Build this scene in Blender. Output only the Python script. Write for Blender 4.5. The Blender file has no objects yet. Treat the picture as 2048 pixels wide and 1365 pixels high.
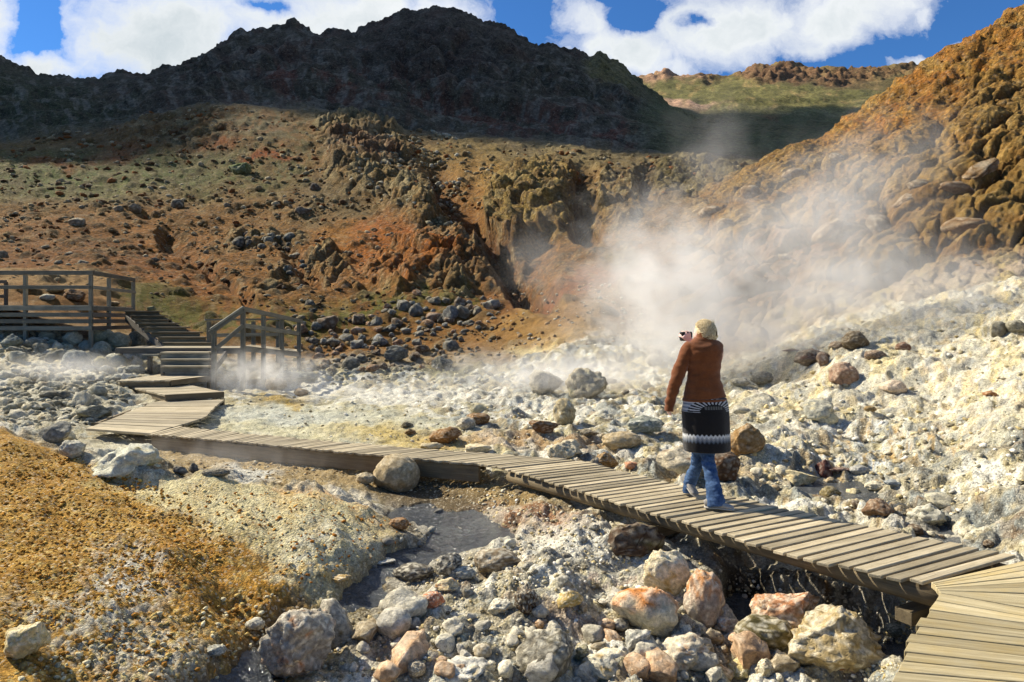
import bpy, bmesh, math, random
import numpy as np
from mathutils import Vector, Matrix
random.seed(7)
rng = np.random.default_rng(11)
SC = bpy.context.scene
COL = SC.collection
F, HX, HY, CZ = 1365.0, 1024.0, 640.0, 1.7      # focal length in photo pixels, optical centre, horizon row, eye height

def P(px, py, Y=None, z=None):
    """world point seen at photo pixel (px, py), at depth Y or on height z"""
    v = (HY - py) / F
    if Y is None:
        Y = (z - CZ) / v
    return Vector(((px - HX) / F * Y, Y, CZ + v * Y))

# ---------------------------------------------------------------- tagging
def tag(o, label=None, cat=None, group=None, kind=None):
    if label: o['label'] = label
    if cat: o['category'] = cat
    if group: o['group'] = group
    if kind: o['kind'] = kind
    return o
def empty(name, loc, rz=0.0):
    o = bpy.data.objects.new(name, None); COL.objects.link(o)
    o.location = loc; o.rotation_euler = (0, 0, rz); o.empty_display_size = 0.2
    return o
def mesh_obj(name, verts, faces, mat=None, parent=None, smooth=True, col=None, world=True):
    me = bpy.data.meshes.new(name)
    verts = np.asarray(verts, np.float32)
    if parent is not None and world:
        off = np.array(parent.location, np.float32)
        verts = verts - off
    if isinstance(faces, np.ndarray):
        n, k = faces.shape
        me.vertices.add(len(verts)); me.vertices.foreach_set('co', verts.ravel())
        me.loops.add(n * k); me.loops.foreach_set('vertex_index', faces.astype(np.int32).ravel())
        me.polygons.add(n)
        me.polygons.foreach_set('loop_start', np.arange(0, n * k, k, dtype=np.int32))
        me.update(calc_edges=True)
    else:
        me.from_pydata([tuple(v) for v in verts], [], faces); me.update()
    if smooth:
        me.polygons.foreach_set('use_smooth', np.ones(len(me.polygons), bool))
    if col is not None:
        a = me.color_attributes.new('Col', 'FLOAT_COLOR', 'POINT')
        c = np.ones((len(verts), 4), np.float32); c[:, :col.shape[1]] = col
        a.data.foreach_set('color', c.ravel())
    if mat: me.materials.append(mat)
    o = bpy.data.objects.new(name, me); COL.objects.link(o)
    if parent is not None: o.parent = parent
    return o

# ---------------------------------------------------------------- noise
_perm = rng.permutation(4096).astype(np.int64)
_ga = rng.random(4096) * 2 * np.pi
_gx, _gy = np.cos(_ga).astype(np.float32), np.sin(_ga).astype(np.float32)
_g3 = rng.normal(size=(4096, 3)).astype(np.float32); _g3 /= np.linalg.norm(_g3, axis=1)[:, None]
_r1, _r2, _r3 = rng.random(4096).astype(np.float32), rng.random(4096).astype(np.float32), rng.random(4096).astype(np.float32)
def _h2(i, j, s): return _perm[(_perm[(i + s * 71) & 4095] + j) & 4095]
def perlin2(x, y, s=0):
    x = np.asarray(x, np.float32); y = np.asarray(y, np.float32)
    i = np.floor(x).astype(np.int64); j = np.floor(y).astype(np.int64)
    fx = (x - i).astype(np.float32); fy = (y - j).astype(np.float32)
    u = fx * fx * fx * (fx * (fx * 6 - 15) + 10); v = fy * fy * fy * (fy * (fy * 6 - 15) + 10)
    def g(a, b):
        h = _h2(i + a, j + b, s)
        return _gx[h] * (fx - a) + _gy[h] * (fy - b)
    a = g(0, 0); b = g(1, 0); c = g(0, 1); d = g(1, 1)
    return (a + (b - a) * u + ((c + (d - c) * u) - (a + (b - a) * u)) * v) * 1.5
def perlin3(p, s=0):
    i = np.floor(p).astype(np.int64); f = (p - i).astype(np.float32)
    u = f * f * f * (f * (f * 6 - 15) + 10)
    r = 0
    for a in (0, 1):
        for b in (0, 1):
            for c in (0, 1):
                h = _perm[(_h2(i[:, 0] + a, i[:, 1] + b, s) + i[:, 2] + c) & 4095]
                g = _g3[h]
                d = g[:, 0] * (f[:, 0] - a) + g[:, 1] * (f[:, 1] - b) + g[:, 2] * (f[:, 2] - c)
                w = (u[:, 0] if a else 1 - u[:, 0]) * (u[:, 1] if b else 1 - u[:, 1]) * (u[:, 2] if c else 1 - u[:, 2])
                r = r + d * w
    return r * 1.5
def worley2(x, y, s=0, jit=0.9):
    """F1, F2 and a per-cell random value"""
    i = np.floor(x).astype(np.int64); j = np.floor(y).astype(np.int64)
    f1 = np.full(x.shape, 9., np.float32); f2 = f1.copy(); rid = np.zeros(x.shape, np.float32)
    for a in (-1, 0, 1):
        for b in (-1, 0, 1):
            h = _h2(i + a, j + b, s)
            dx = i + a + 0.5 + (_r1[h] - .5) * jit - x; dy = j + b + 0.5 + (_r2[h] - .5) * jit - y
            d = np.sqrt(dx * dx + dy * dy).astype(np.float32)
            m = d < f1
            f2 = np.where(m, f1, np.minimum(f2, d)); rid = np.where(m, _r3[h], rid); f1 = np.where(m, d, f1)
    return f1, f2, rid
def sstep(a, b, x):
    t = np.clip((x - a) / (b - a), 0, 1); return t * t * (3 - 2 * t)
def srgb(r, g, b):
    c = np.array([r, g, b], float) / 255.
    return np.where(c <= .04045, c / 12.92, ((c + .055) / 1.055) ** 2.4)
# ================================================================ TERRAIN: one height field, fanned out from where the path turns
NEAR_Y = [3.4, 4.4, 5.4, 6.4, 7.4, 8.5, 10, 12, 15, 18]
NEAR_PX = [-500, 0, 200, 400, 600, 750, 900, 1000, 1150, 1300, 1450, 1600, 1750, 1900, 2048, 2500]
NEAR_Z = [
 [0.0, -.10, -.25, -.50, -.68, -.62, -.62, -.62, -.62, -.62, -.60, -.60, -.45, -.25, -.25, -.2],
 [.30, .12, .00, -.30, -.58, -.50, -.50, -.52, -.52, -.55, -.62, -.65, -.50, -.20, -.20, -.1],
 [.55, .33, .18, .00, -.20, -.47, -.35, -.30, -.30, -.35, -.50, -.55, -.52, -.45, -.20, .3],
 [.80, .53, .38, .27, .15, -.05, -.40, -.35, -.20, -.25, -.35, -.40, -.45, -.45, -.15, .5],
 [.80, .55, .20, .05, -.05, -.28, -.38, -.30, -.22, -.22, -.28, -.33, -.40, -.25, .15, .9],
 [.40, .30, .00, -.22, -.28, -.30, -.28, -.24, -.20, -.20, -.22, -.28, -.25, .05, .55, 1.3],
 [.00, -.05, -.20, -.28, -.25, -.22, -.18, -.15, -.12, -.12, -.15, -.10, .05, .45, .95, 1.8],
 [.00, .00, -.15, -.22, -.20, -.15, -.12, -.10, -.08, -.08, .02, .25, .60, 1.0, 1.45, 2.3],
 [.15, .25, .05, -.15, -.15, -.10, -.10, -.05, .00, .05, .25, .75, 1.35, 1.75, 2.1, 2.9],
 [.80, .80, .45, -.05, -.08, -.08, -.05, .00, .10, .20, .50, 1.3, 2.10, 2.45, 2.8, 3.6]]
def poly(*a): return ([p[0] for p in a], [p[1] for p in a])
SKY = [(-600, -60), (-200, 40), (0, 105), (20, 118), (42, 135), (60, 138), (72, 146), (90, 147), (130, 153), (198, 158), (215, 150), (240, 143), (262, 146),
       (290, 150), (312, 144), (330, 134), (352, 130), (372, 122), (392, 120), (400, 112), (425, 98), (440, 84), (455, 76), (480, 56), (487, 54), (496, 60), (520, 56),
       (545, 52), (562, 46), (580, 38), (592, 44), (606, 52), (622, 58), (640, 65), (652, 62), (668, 58), (690, 62), (716, 71), (722, 60), (738, 46), (765, 42),
       (790, 22), (815, 18), (850, 12), (870, 15), (888, 14), (904, 12), (910, 18), (935, 28), (965, 42), (1000, 50), (1030, 62), (1052, 80), (1080, 90),
       (1096, 88), (1130, 98), (1160, 104), (1180, 112), (1198, 100), (1210, 112), (1240, 128), (1262, 148), (1276, 160), (1296, 178), (1310, 190), (1328, 205), (1345, 216), (1400, 246), (1600, 262), (2500, 270)]
FAR = [  # (Y knots over px, row knots over px)
 (poly((0, 22)), poly((-600, 560), (0, 626), (200, 668), (400, 705), (600, 722), (900, 728), (1000, 712), (1150, 655), (1300, 680), (1450, 655), (1600, 640), (1750, 600), (1900, 563), (2048, 525), (2500, 440))),
 (poly((0, 27)), poly((-600, 540), (0, 578), (200, 600), (300, 622), (400, 640), (600, 648), (750, 640), (900, 650), (980, 640), (1050, 612), (1150, 590), (1250, 590), (1400, 600), (1500, 580), (1600, 560), (1750, 510), (1900, 450), (2048, 400), (2500, 300))),
 (poly((0, 34)), poly((-600, 500), (0, 540), (200, 556), (400, 600), (600, 602), (750, 592), (850, 588), (950, 582), (1050, 585), (1150, 555), (1250, 525), (1400, 485), (1500, 450), (1600, 425), (1750, 375), (1900, 310), (2048, 262), (2500, 120))),
 (poly((0, 42)), poly((-600, 460), (0, 500), (200, 510), (400, 545), (600, 545), (750, 530), (850, 520), (950, 535), (1050, 505), (1150, 480), (1250, 450), (1400, 425), (1500, 372), (1600, 330), (1750, 275), (1900, 205), (2048, 150), (2500, 0))),
 (poly((-600, 55), (1250, 55), (1400, 52), (1500, 50), (2500, 50)),
  poly((-600, 400), (0, 440), (200, 455), (400, 480), (600, 470), (750, 440), (850, 400), (950, 450), (1050, 380), (1150, 375), (1180, 410), (1250, 400), (1340, 410), (1400, 403), (1460, 375), (1500, 345), (1540, 315), (1575, 296), (1620, 290), (1650, 283), (1672, 262), (1700, 232), (1722, 225), (1750, 196), (1775, 185), (1800, 160), (1822, 150), (1850, 118), (1880, 100), (1900, 82), (1925, 72), (1950, 52), (1985, 42), (2010, 20), (2048, 0), (2500, -200))),
 (poly((0, 75)), poly((-600, 280), (0, 340), (200, 350), (400, 360), (600, 340), (750, 330), (850, 345), (950, 350), (1050, 335), (1150, 330), (1250, 340), (1400, 355), (1500, 360), (1650, 370), (1750, 300), (1900, 250), (2048, 170), (2500, 50))),
 (poly((0, 100)), poly((-600, 220), (0, 290), (200, 270), (300, 235), (400, 207), (500, 215), (620, 226), (750, 250), (900, 268), (1050, 285), (1200, 300), (1350, 315), (1500, 322), (1650, 330), (1900, 250), (2500, 150))),
 (poly((0, 122)), poly((-600, 180), (0, 255), (200, 235), (400, 192), (600, 200), (750, 218), (900, 240), (1050, 262), (1200, 280), (1350, 292), (1500, 288), (1700, 290), (2500, 290))),
 (poly((0, 160)), poly((-600, 100), (0, 195), (200, 195), (400, 165), (600, 125), (750, 130), (900, 105), (1000, 125), (1100, 165), (1200, 205), (1300, 240), (1400, 252), (1500, 240), (1600, 236), (1750, 250), (2500, 255))),
 (poly((0, 200)), poly(*SKY)),
 (poly((0, 232)), poly((-600, 60), (0, 200), (400, 200), (600, 160), (900, 150), (1100, 170), (1300, 205), (1345, 212), (1380, 200), (1450, 197), (1550, 195), (1700, 200), (2500, 230))),
 (poly((0, 275)), poly((-600, 150), (0, 260), (900, 220), (1300, 182), (1345, 180), (1420, 180), (1550, 170), (1700, 175), (2500, 190))),
 (poly((0, 325)), poly((-600, 220), (0, 320), (900, 280), (1150, 200), (1250, 150), (1290, 152), (1305, 146), (1330, 141), (1345, 146), (1375, 149), (1400, 142), (1420, 148), (1450, 150), (1480, 148), (1510, 134), (1535, 128), (1552, 123), (1580, 124), (1600, 130), (1640, 134), (1665, 131), (1700, 135), (1750, 133), (1800, 128), (1812, 132), (1840, 130), (1900, 134), (2500, 130))),
 (poly((0, 420)), poly((-600, 330), (2500, 330))),
]
LITE = False
NC = 520 if LITE else 1040
u_in = np.linspace(-0.80, 0.80, NC)
u_out = 0.80 + (np.linspace(0, 1, 90)[1:] ** 1.6) * 1.6
U = np.concatenate([-u_out[::-1], u_in, u_out])
rr = 0.0055 if LITE else 0.0036
RY = [1.0]
while RY[-1] < 2.8: RY.append(RY[-1] * 1.03)
while RY[-1] < 60: RY.append(RY[-1] * (1 + rr))
while RY[-1] < 420: RY.append(RY[-1] * (1 + rr * 1.5))
RY = np.array(RY); NR, NU = len(RY), len(U)
PXu = U * F + HX
rowsY, rowsZ = [], []
pxc = np.clip(PXu, -500, 2500)
rowsY.append(np.full(NU, 1.0)); rowsZ.append(np.interp(pxc, NEAR_PX, NEAR_Z[0]))
for y, zr in zip(NEAR_Y, NEAR_Z):
    rowsY.append(np.full(NU, y)); rowsZ.append(np.interp(pxc, NEAR_PX, zr))
for yk, pk in FAR:
    Yc = np.interp(pxc, *yk); pc = np.interp(pxc, *pk)
    rowsY.append(Yc); rowsZ.append(CZ + (HY - pc) / F * Yc)
rowsY = np.array(rowsY); rowsZ = np.array(rowsZ)
ZB = np.empty((NR, NU))
for c in range(NU):
    ZB[:, c] = np.interp(RY, rowsY[:, c], rowsZ[:, c])
def blur_axis(A, s, axis):
    r = int(3 * s); k = np.exp(-0.5 * (np.arange(-r, r + 1) / s) ** 2); k /= k.sum()
    pad = [(0, 0), (0, 0)]; pad[axis] = (r, r); B = np.pad(A, pad, mode='edge'); out = 0
    n = A.shape[axis]
    for t, w in enumerate(k):
        out = out + w * (B[t:t + n] if axis == 0 else B[:, t:t + n])
    return out
# soften the knots across the fan nearer than the hills, and along the depth everywhere
wfar = sstep(30, 60, RY)[:, None]
Bx = blur_axis(ZB, 14 if not LITE else 7, 1)
ZB = Bx * (1 - wfar) + blur_axis(ZB, 1.2, 1) * wfar
wr_ = sstep(150, 170, RY)[:, None]
ZB = blur_axis(ZB, 9 if not LITE else 6, 0) * (1 - wr_) + blur_axis(ZB, 1.6, 0) * wr_
YY, UU = np.meshgrid(RY, U, indexing='ij')
XX = UU * YY
PXg = UU * F + HX
def rows_of(Z): return HY - F * (Z - CZ) / YY
PYg = rows_of(ZB)                        # where each bit of the smooth land stands, used to lay out soils
SPC = np.maximum(YY * (U[NU // 2 + 1] - U[NU // 2]), YY * rr * 0.6)     # grid spacing
_zs = blur_axis(blur_axis(ZB, 6, 0), 6, 1)
_dy = np.diff(YY, axis=0); _dz = np.diff(_zs, axis=0)
ARC = np.concatenate([YY[:1], YY[:1] + np.cumsum(np.sqrt(_dy ** 2 + _dz ** 2), axis=0)])
_w = sstep(14, 24, YY)
x_, y_ = XX.astype(np.float32), (YY * (1 - _w) + ARC * _w).astype(np.float32)      # noise runs over the slope itself, so steep faces are not combed
_sy = np.gradient(_zs, axis=0) / np.gradient(YY, axis=0); _sx = np.gradient(_zs, axis=1) / np.gradient(XX, axis=1); _sy = _sy - UU * _sx
_nl = np.sqrt(_sx ** 2 + _sy ** 2 + 1); NX, NY, NZ = -_sx / _nl, -_sy / _nl, 1 / _nl

def fbm(lam0, n=9, gain=0.5, seed=0, ridged=False, ax=1.0, ay=1.0, lac=2.03, lamlo=0.0, rot=0.0):
    out = np.zeros(XX.shape, np.float32); amp = 1.0; lam = lam0; norm = 0
    cr, sr = math.cos(rot), math.sin(rot)
    for k in range(n):
        w = np.clip(lam / (2.2 * SPC) - 0.7, 0, 1)
        if lam < lamlo or w.max() <= 0: break
        rws = np.where(w.max(axis=1) > 0)[0]; a, b = rws[0], rws[-1] + 1
        X1 = (x_[a:b] * cr + y_[a:b] * sr) * (ax / lam); Y1 = (-x_[a:b] * sr + y_[a:b] * cr) * (ay / lam)
        v = perlin2(X1 + k * 17.3, Y1 + k * 9.1, seed + k)
        if ridged: v = 0.5 - np.abs(v) * 1.4
        out[a:b] += v * w[a:b] * amp
        norm += amp; amp *= gain; lam /= lac
    return out / (1.0 if ridged else 1.0)
def wor(lam, seed=0, ax=1.0, ay=1.0, rot=0.0, y0=0, y1=1e9, warp=0.0):
    r = np.where((RY >= y0) & (RY <= y1))[0]; a, b = r[0], r[-1] + 1
    cr, sr = math.cos(rot), math.sin(rot)
    xw, yw = x_[a:b], y_[a:b]
    if warp:
        xw = xw + warp * perlin2(xw / (lam * 1.3), yw / (lam * 1.3), seed + 40); yw = yw + warp * perlin2(xw / (lam * 1.3) + 7, yw / (lam * 1.3) + 3, seed + 41)
    f1, f2, rid = worley2((xw * cr + yw * sr) * (ax / lam), (-xw * sr + yw * cr) * (ay / lam), seed)
    F1 = np.ones(XX.shape, np.float32); F2 = F1 * 1.0; R = np.zeros(XX.shape, np.float32)
    F1[a:b] = f1; F2[a:b] = f2; R[a:b] = rid
    return F1, F2, R
# natural wobble for every soil boundary (in photo pixels, scaled so it is the same size everywhere in the picture)
wob1 = perlin2(PXg / 90, PYg / 60, 50) + .5 * perlin2(PXg / 40, PYg / 26, 51) + .3 * perlin2(PXg / 16, PYg / 11, 52)
wob2 = perlin2(PXg / 90 + 31, PYg / 60, 53) + .5 * perlin2(PXg / 40 + 3, PYg / 26, 54) + .3 * perlin2(PXg / 16, PYg / 11 + 9, 55)
WPX = PXg + 26 * wob1; WPY = PYg + 16 * wob2
def blob(cx, cy, rx, ry, ang=0, soft=0.5, warp=1.0):
    c, s = math.cos(math.radians(ang)), math.sin(math.radians(ang))
    dx = PXg + (WPX - PXg) * warp - cx; dy = PYg + (WPY - PYg) * warp - cy
    a = (dx * c + dy * s) / rx; b = (-dx * s + dy * c) / ry
    return 1 - sstep(1 - soft, 1 + soft, np.sqrt(a * a + b * b))
def below(pts, soft=12, warp=1.0):      # 1 where the land lies under (nearer than) the polyline
    yl = np.interp(PXg + (WPX - PXg) * warp, [p[0] for p in pts], [p[1] for p in pts])
    return sstep(-soft, soft, PYg + (WPY - PYg) * warp - yl)
def ridge_line(pts, w, warp=.5):
    """closeness to a polyline drawn over the slope"""
    best = np.full(XX.shape, 1e9)
    X0 = PXg + (WPX - PXg) * warp; Y0 = PYg + (WPY - PYg) * warp
    for (ax, ay), (bx, by) in zip(pts[:-1], pts[1:]):
        dx, dy = bx - ax, by - ay
        t = np.clip(((X0 - ax) * dx + (Y0 - ay) * dy) / (dx * dx + dy * dy), 0, 1)
        best = np.minimum(best, np.hypot(X0 - ax - t * dx, Y0 - ay - t * dy))
    return np.clip(1 - best / w, 0, 1)

print('grid', NR, NU, NR * NU)
# ---- broad land classes
far_w = sstep(20, 26, YY)
right_slope = sstep(1340, 1440, WPX) * sstep(17.6, 19.5, YY + (WPX - PXg) * .02) * (1 - sstep(56, 62, YY))
right_slope = right_slope * below([(1300, 470), (1400, 395), (1500, 330), (1575, 280), (1660, 260), (1750, 150), (2048, -80), (2500, -300)], 10, .3)
mount = sstep(98, 108, YY)
hillside = far_w * (1 - right_slope) * (1 - mount)
farhill = sstep(205, 225, YY)
nearz = 1 - sstep(20, 24, YY)
# mound of orange gravel, left front
MOUND_EDGE = [(-600, 800), (0, 868), (100, 893), (200, 925), (300, 955), (420, 956), (520, 968), (640, 985), (720, 1010), (800, 1035), (850, 1075), (2500, 1900)]
stream_pts = [(380, 1420), (480, 1345), (540, 1290), (640, 1225), (745, 1172), (800, 1140), (850, 1100), (890, 1072), (935, 1048), (880, 1022), (815, 1012)]
stream = np.clip(ridge_line(stream_pts, 80, .35) * 2.0, 0, 1)
stream_core = np.clip(sum(blob(a, b, c, d, e, .35, 1.1) for a, b, c, d, e in [(900, 1028, 90, 18, 8), (945, 1052, 70, 20, 0), (880, 1082, 90, 20, -8), (800, 1120, 70, 18, -25), (742, 1160, 60, 18, -30), (700, 1196, 70, 16, -20), (610, 1250, 60, 20, -35), (520, 1310, 60, 24, -35), (460, 1362, 90, 34, -20)]), 0, 1)
stream_r = sstep(.2, .7, ridge_line([(1480, 1180), (1560, 1215), (1700, 1235), (1850, 1275)], 60, .5) * 2) * (YY < 6.5)
stream_rr = sstep(.2, .7, ridge_line([(1600, 960), (1720, 985), (1790, 1010), (1880, 1060), (1900, 1090)], 34, .6) * 2) * (YY < 12)
mound = below(MOUND_EDGE, 6, .3) * (YY < 8.3) * (1 - sstep(700, 860, PXg + (PYg - 1050) * .5))
bank = ridge_line([(480, 1230), (600, 1190), (720, 1110), (800, 1070)], 70, .5)

# ================================================================ displacement
Z = ZB.copy()
big = fbm(9.0, 3, .5, 3)
D = np.zeros_like(Z)
# near crust: lumpy, pitted sinter
rough = fbm(0.55, 7, .58, 10)
rid = fbm(0.9, 7, .55, 20, ridged=True)
lump1, lump2, lumpr = wor(0.34, 30, y1=26, warp=.12)
lumps = np.sqrt(np.clip(1 - lump1 ** 2 * 2.2, 0, 1))
peb1, peb2, pebr = wor(0.034, 31, y1=9)
peb = np.sqrt(np.clip(1 - peb1 ** 2 * 2.6, 0, 1)) * np.clip(.034 / (2.2 * SPC) - .6, 0, 1)
pbb1, pbb2, pbbr = wor(0.13, 32, y1=20, warp=.05)
pbb = np.sqrt(np.clip(1 - pbb1 ** 2 * 2.4, 0, 1)) * np.clip(.13 / (2.5 * SPC) - .6, 0, 1)
flat_plain = np.clip(blob(640, 840, 330, 70, 3, .4) + blob(640, 930, 560, 60, 6, .3) * (YY > 7), 0, 1)
rslope_crust = nearz * sstep(1430, 1560, WPX) * sstep(7.6, 8.8, YY)
crustm = nearz * (1 - mound) * (1 - stream) * (1 - .75 * flat_plain)
D += crustm * (1 - .4 * rslope_crust) * (0.09 * rough + 0.07 * (rid - .3)) * (0.7 + .6 * sstep(0, 20, YY))
calm = 1 - .9 * rslope_crust - .5 * nearz * sstep(8, 11, YY) * (1 - rslope_crust)
D += crustm * calm * lumps * 0.05 * sstep(-.1, .35, big + rough * .5)
D += crustm * calm * pbb * 0.024 * sstep(-.3, .2, rough)
D += rslope_crust * (0.24 * fbm(2.6, 6, .5, 14) + .12 * (fbm(1.1, 6, .6, 24, ridged=True) - .3))
D += mound * (0.010 * rough + peb * 0.010 + pbb * .005 * sstep(0, .5, rough) + .09 * fbm(1.3, 5, .55, 17, ax=.45, ay=1.5, rot=-.75) + .05 * fbm(1.2, 3, .5, 16))
D += mound * bank * (0.05 * rough + .05 * (rid - .2))
D += nearz * flat_plain * (0.018 * rough + .012 * pbb)
D -= stream * nearz * 0.05
D = D * (1 - .45 * stream_core * nearz)
D -= stream_core * nearz * .15
D -= (stream_r * .28 + stream_rr * .10) * nearz
# hillside
hs_n = fbm(14., 8, .52, 60)
hs_r = fbm(9., 7, .55, 70, ridged=True)
D += hillside * (0.55 * hs_n + .30 * (hs_r - .3))
def ledge(lam, warp, seed):      # stepped beds, lapping down the face
    h = (ZB + warp * fbm(lam * 4, 5, .55, seed) + .12 * x_) / lam
    t = h - np.floor(h); return t ** 2.5 * (1 - sstep(.93, 1, t))
c1, c2, cr_ = wor(1.15, 80, ax=1.0, ay=1.0, rot=.5, y0=18, y1=125, warp=.35)
block = np.clip((c2 - c1) * 2.2, 0, 1)
e1, e2, er_ = wor(3.6, 81, ax=1.0, ay=.8, rot=-.4, y0=18, y1=240, warp=1.0)
slab = np.clip((e2 - e1) * 1.8, 0, 1)
crag = np.clip(
    1.0 * blob(1075, 395, 105, 75, -8, .25) + 1.0 * blob(730, 285, 90, 50, 10, .3) + .9 * ridge_line([(640, 235), (760, 240), (800, 290)], 40)
    + 1.2 * ridge_line([(700, 330), (790, 370), (860, 410), (900, 470), (915, 560)], 62) + .8 * ridge_line([(470, 480), (600, 480)], 26)
    + .9 * blob(1000, 510, 60, 70, 0, .3) + .8 * blob(1230, 400, 70, 55, 0, .3) + .8 * blob(1390, 360, 110, 38, 5, .4) + .8 * blob(660, 535, 45, 26, 0, .3)
    + .9 * blob(820, 530, 85, 55, -10, .3) + .5 * blob(330, 260, 120, 40, 0, .5) + .6 * blob(560, 570, 40, 30, 0, .4), 0, 1.3) * hillside
plateA = np.clip((e2 - e1) * 4.5, 0, 1); plateB = np.clip((c2 - c1) * 4.0, 0, 1)
hs_d = fbm(2.4, 7, .6, 75, ridged=True)
D += crag * (plateA * (.45 + .75 * er_) + plateB * (.16 + .26 * cr_) + .55 * (hs_r - .2) + .22 * (hs_d - .2) + .42 * ledge(1.5, .9, 77) - .45)
gully = np.clip(1.2 * ridge_line([(870, 335), (905, 400), (960, 460), (1010, 540), (1050, 590)], 34) + 1.3 * ridge_line([(1165, 345), (1160, 400), (1170, 460)], 32)
                + .5 * ridge_line([(1075, 480), (1040, 560), (1090, 600)], 44) + .8 * ridge_line([(1300, 345), (1290, 390)], 24)
                + .7 * ridge_line([(330, 470), (420, 540), (500, 600)], 22) + .5 * ridge_line([(560, 490), (640, 570)], 18), 0, 1.3) * hillside
D -= gully * 1.5
# scattered knobs all over the hillside
k1, k2, kr = wor(1.7, 85, y0=20, y1=130, warp=.3)
knob = np.clip(1 - k1 * 2.6 / (.25 + kr), 0, 1) * (kr > .35)
D += hillside * knob * .30
# right slope: rounded pillow lava bedded up to the right
p1, p2, pr = wor(3.1, 90, ax=.62, ay=1.25, rot=.62, y0=17, y1=62, warp=.6)
pil = np.sqrt(np.clip(1 - p1 ** 2 * 1.7, 0, 1))
q1, q2, qr = wor(1.25, 91, ax=.7, ay=1.2, rot=.62, y0=17, y1=62, warp=.3)
pil2 = np.sqrt(np.clip(1 - q1 ** 2 * 1.7, 0, 1))
upper = right_slope * (1 - below([(1400, 330), (1600, 270), (1700, 300), (1800, 290), (1950, 190), (2048, 150), (2500, 0)], 40))
lowr = right_slope - upper
rs_in = sstep(17.8, 23, YY)
crackA = sstep(0, .10, p2 - p1); crackB = sstep(0, .13, q2 - q1)
domA = np.clip((p2 - p1) * 2.6, 0, 1) ** .6; domB = np.clip((q2 - q1) * 2.8, 0, 1) ** .7
lowD = rs_in * (.85 * pil * (.5 + .7 * pr) + .12 * domA + .10 * domB * qr + .16 * pil2 * (qr > .5) + .10 * ledge(1.8, .9, 98) + .16 * fbm(2.6, 7, .55, 93) + .16 * (fbm(1.1, 6, .6, 96, ridged=True, ax=.5, ay=1.5, rot=.6) - .2) - .22 * (1 - crackA) - .10 * (1 - crackB) + .16 * (fbm(2.6, 7, .62, 97, ridged=True, ax=.45, ay=1.7, rot=.6) - .2) - .5)
D += lowr * lowD
D += upper * (.16 * pil2 * (qr > .75) + .35 * ledge(1.9, 1.2, 99) + .34 * (fbm(4.5, 7, .6, 94, ridged=True, ax=.5, ay=1.6, rot=.7) - .1) + .25 * fbm(2.2, 6, .6, 95))
# mountain
mr = fbm(38., 9, .56, 100, ridged=True)
mn = fbm(26., 9, .55, 110)
strat = fbm(12., 6, .55, 120, ax=.35, ay=1.8, rot=-.25)
ridge_keep = (1 - .8 * np.exp(-((YY - 198) / 26) ** 2)) * .9
m_only = mount * (1 - farhill)
hollow = m_only * sstep(1230, 1360, WPX) 
D += m_only * (1 - .75 * hollow) * ridge_keep * (2.6 * (mr - .35) + 1.8 * mn + .8 * strat)
g1, g2, gr = wor(9., 130, ax=1, ay=.5, y0=95, y1=240, warp=3.)
crown = m_only * np.clip(blob(880, 90, 230, 80, 5, .5) + blob(500, 110, 150, 60, -20, .4) + blob(1180, 150, 110, 60, 20, .4), 0, 1)
D += crown * ridge_keep * (2.2 * np.clip((g2 - g1) * 3, 0, 1) * (.5 + gr) + 1.6 * ledge(8., 4., 133) + .9 * np.clip((e2 - e1) * 4, 0, 1) * er_ - 1.3)
D += farhill * (.5 * mn + .8 * fbm(10, 6, .5, 140))
rim = blob(1560, 145, 330, 17, 0, .5) * farhill
D += rim * (2.4 * np.clip((g2 - g1) * 3, 0, 1) * (.5 + gr) + 2.2 * fbm(7, 6, .6, 141) + 1.5 * (fbm(9, 6, .6, 142, ridged=True) - .2))
NW = sstep(19, 25, YY) * (1 - farhill * .7)      # on the hills the relief stands out from the slope, not straight up
D += m_only * np.exp(-((YY - 200) / 5) ** 2) * (1.3 * fbm(5., 6, .6, 144) + .8 * (fbm(3., 5, .6, 145, ridged=True) - .2))
Z = ZB + D * (1 - NW + NW * NZ)
DXY = D * NW
# level the water's bed
SLOPE = np.gradient(Z, axis=0) / np.gradient(YY, axis=0)

# ================================================================ soils (albedo only, sRGB numbers read as surface colour)
def C(r, g, b): return srgb(r, g, b).astype(np.float32)
A = np.empty(XX.shape + (3,), np.float32)
def mix(mask, c):
    m = np.clip(mask, 0, 1)[..., None].astype(np.float32)
    A[...] = A * (1 - m) + np.asarray(c, np.float32) * m
n_a = perlin2(PXg / 26, PYg / 15, 150) + .6 * perlin2(PXg / 11, PYg / 7, 151) + .4 * perlin2(PXg / 5, PYg / 3.4, 152)
n_b = perlin2(PXg / 60, PYg / 30, 153) + .6 * perlin2(PXg / 22, PYg / 13, 154) + .5 * perlin2(PXg / 7, PYg / 5, 155)
f_w = fbm(.20, 4, .7, 160); f_c = fbm(.7, 6, .62, 161); f_h = fbm(4.0, 6, .62, 162); f_m = fbm(22., 8, .62, 163)
A[...] = C(172, 160, 128)
# --- near ground: sinter crust, sand, mud
crust_white, crust_cream, crust_blue = C(232, 228, 210), C(218, 206, 160), C(158, 168, 168)
dark_crust, sand, ochre, pinkmud, rust = C(84, 80, 70), C(184, 158, 108), C(182, 138, 52), C(160, 118, 84), C(160, 96, 40)
mix(sstep(-.5, .5, f_c + .5 * n_b), crust_cream * .85)
mix(sstep(.05, .5, f_c + .5 * n_a), crust_white)
mix(sstep(.1, .6, -f_c + .6 * n_b) * .7, crust_blue)
mix(sstep(.3, .75, f_w * .8 - f_c * .8 + .3 * n_a) * .6 * calm, dark_crust)
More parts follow.
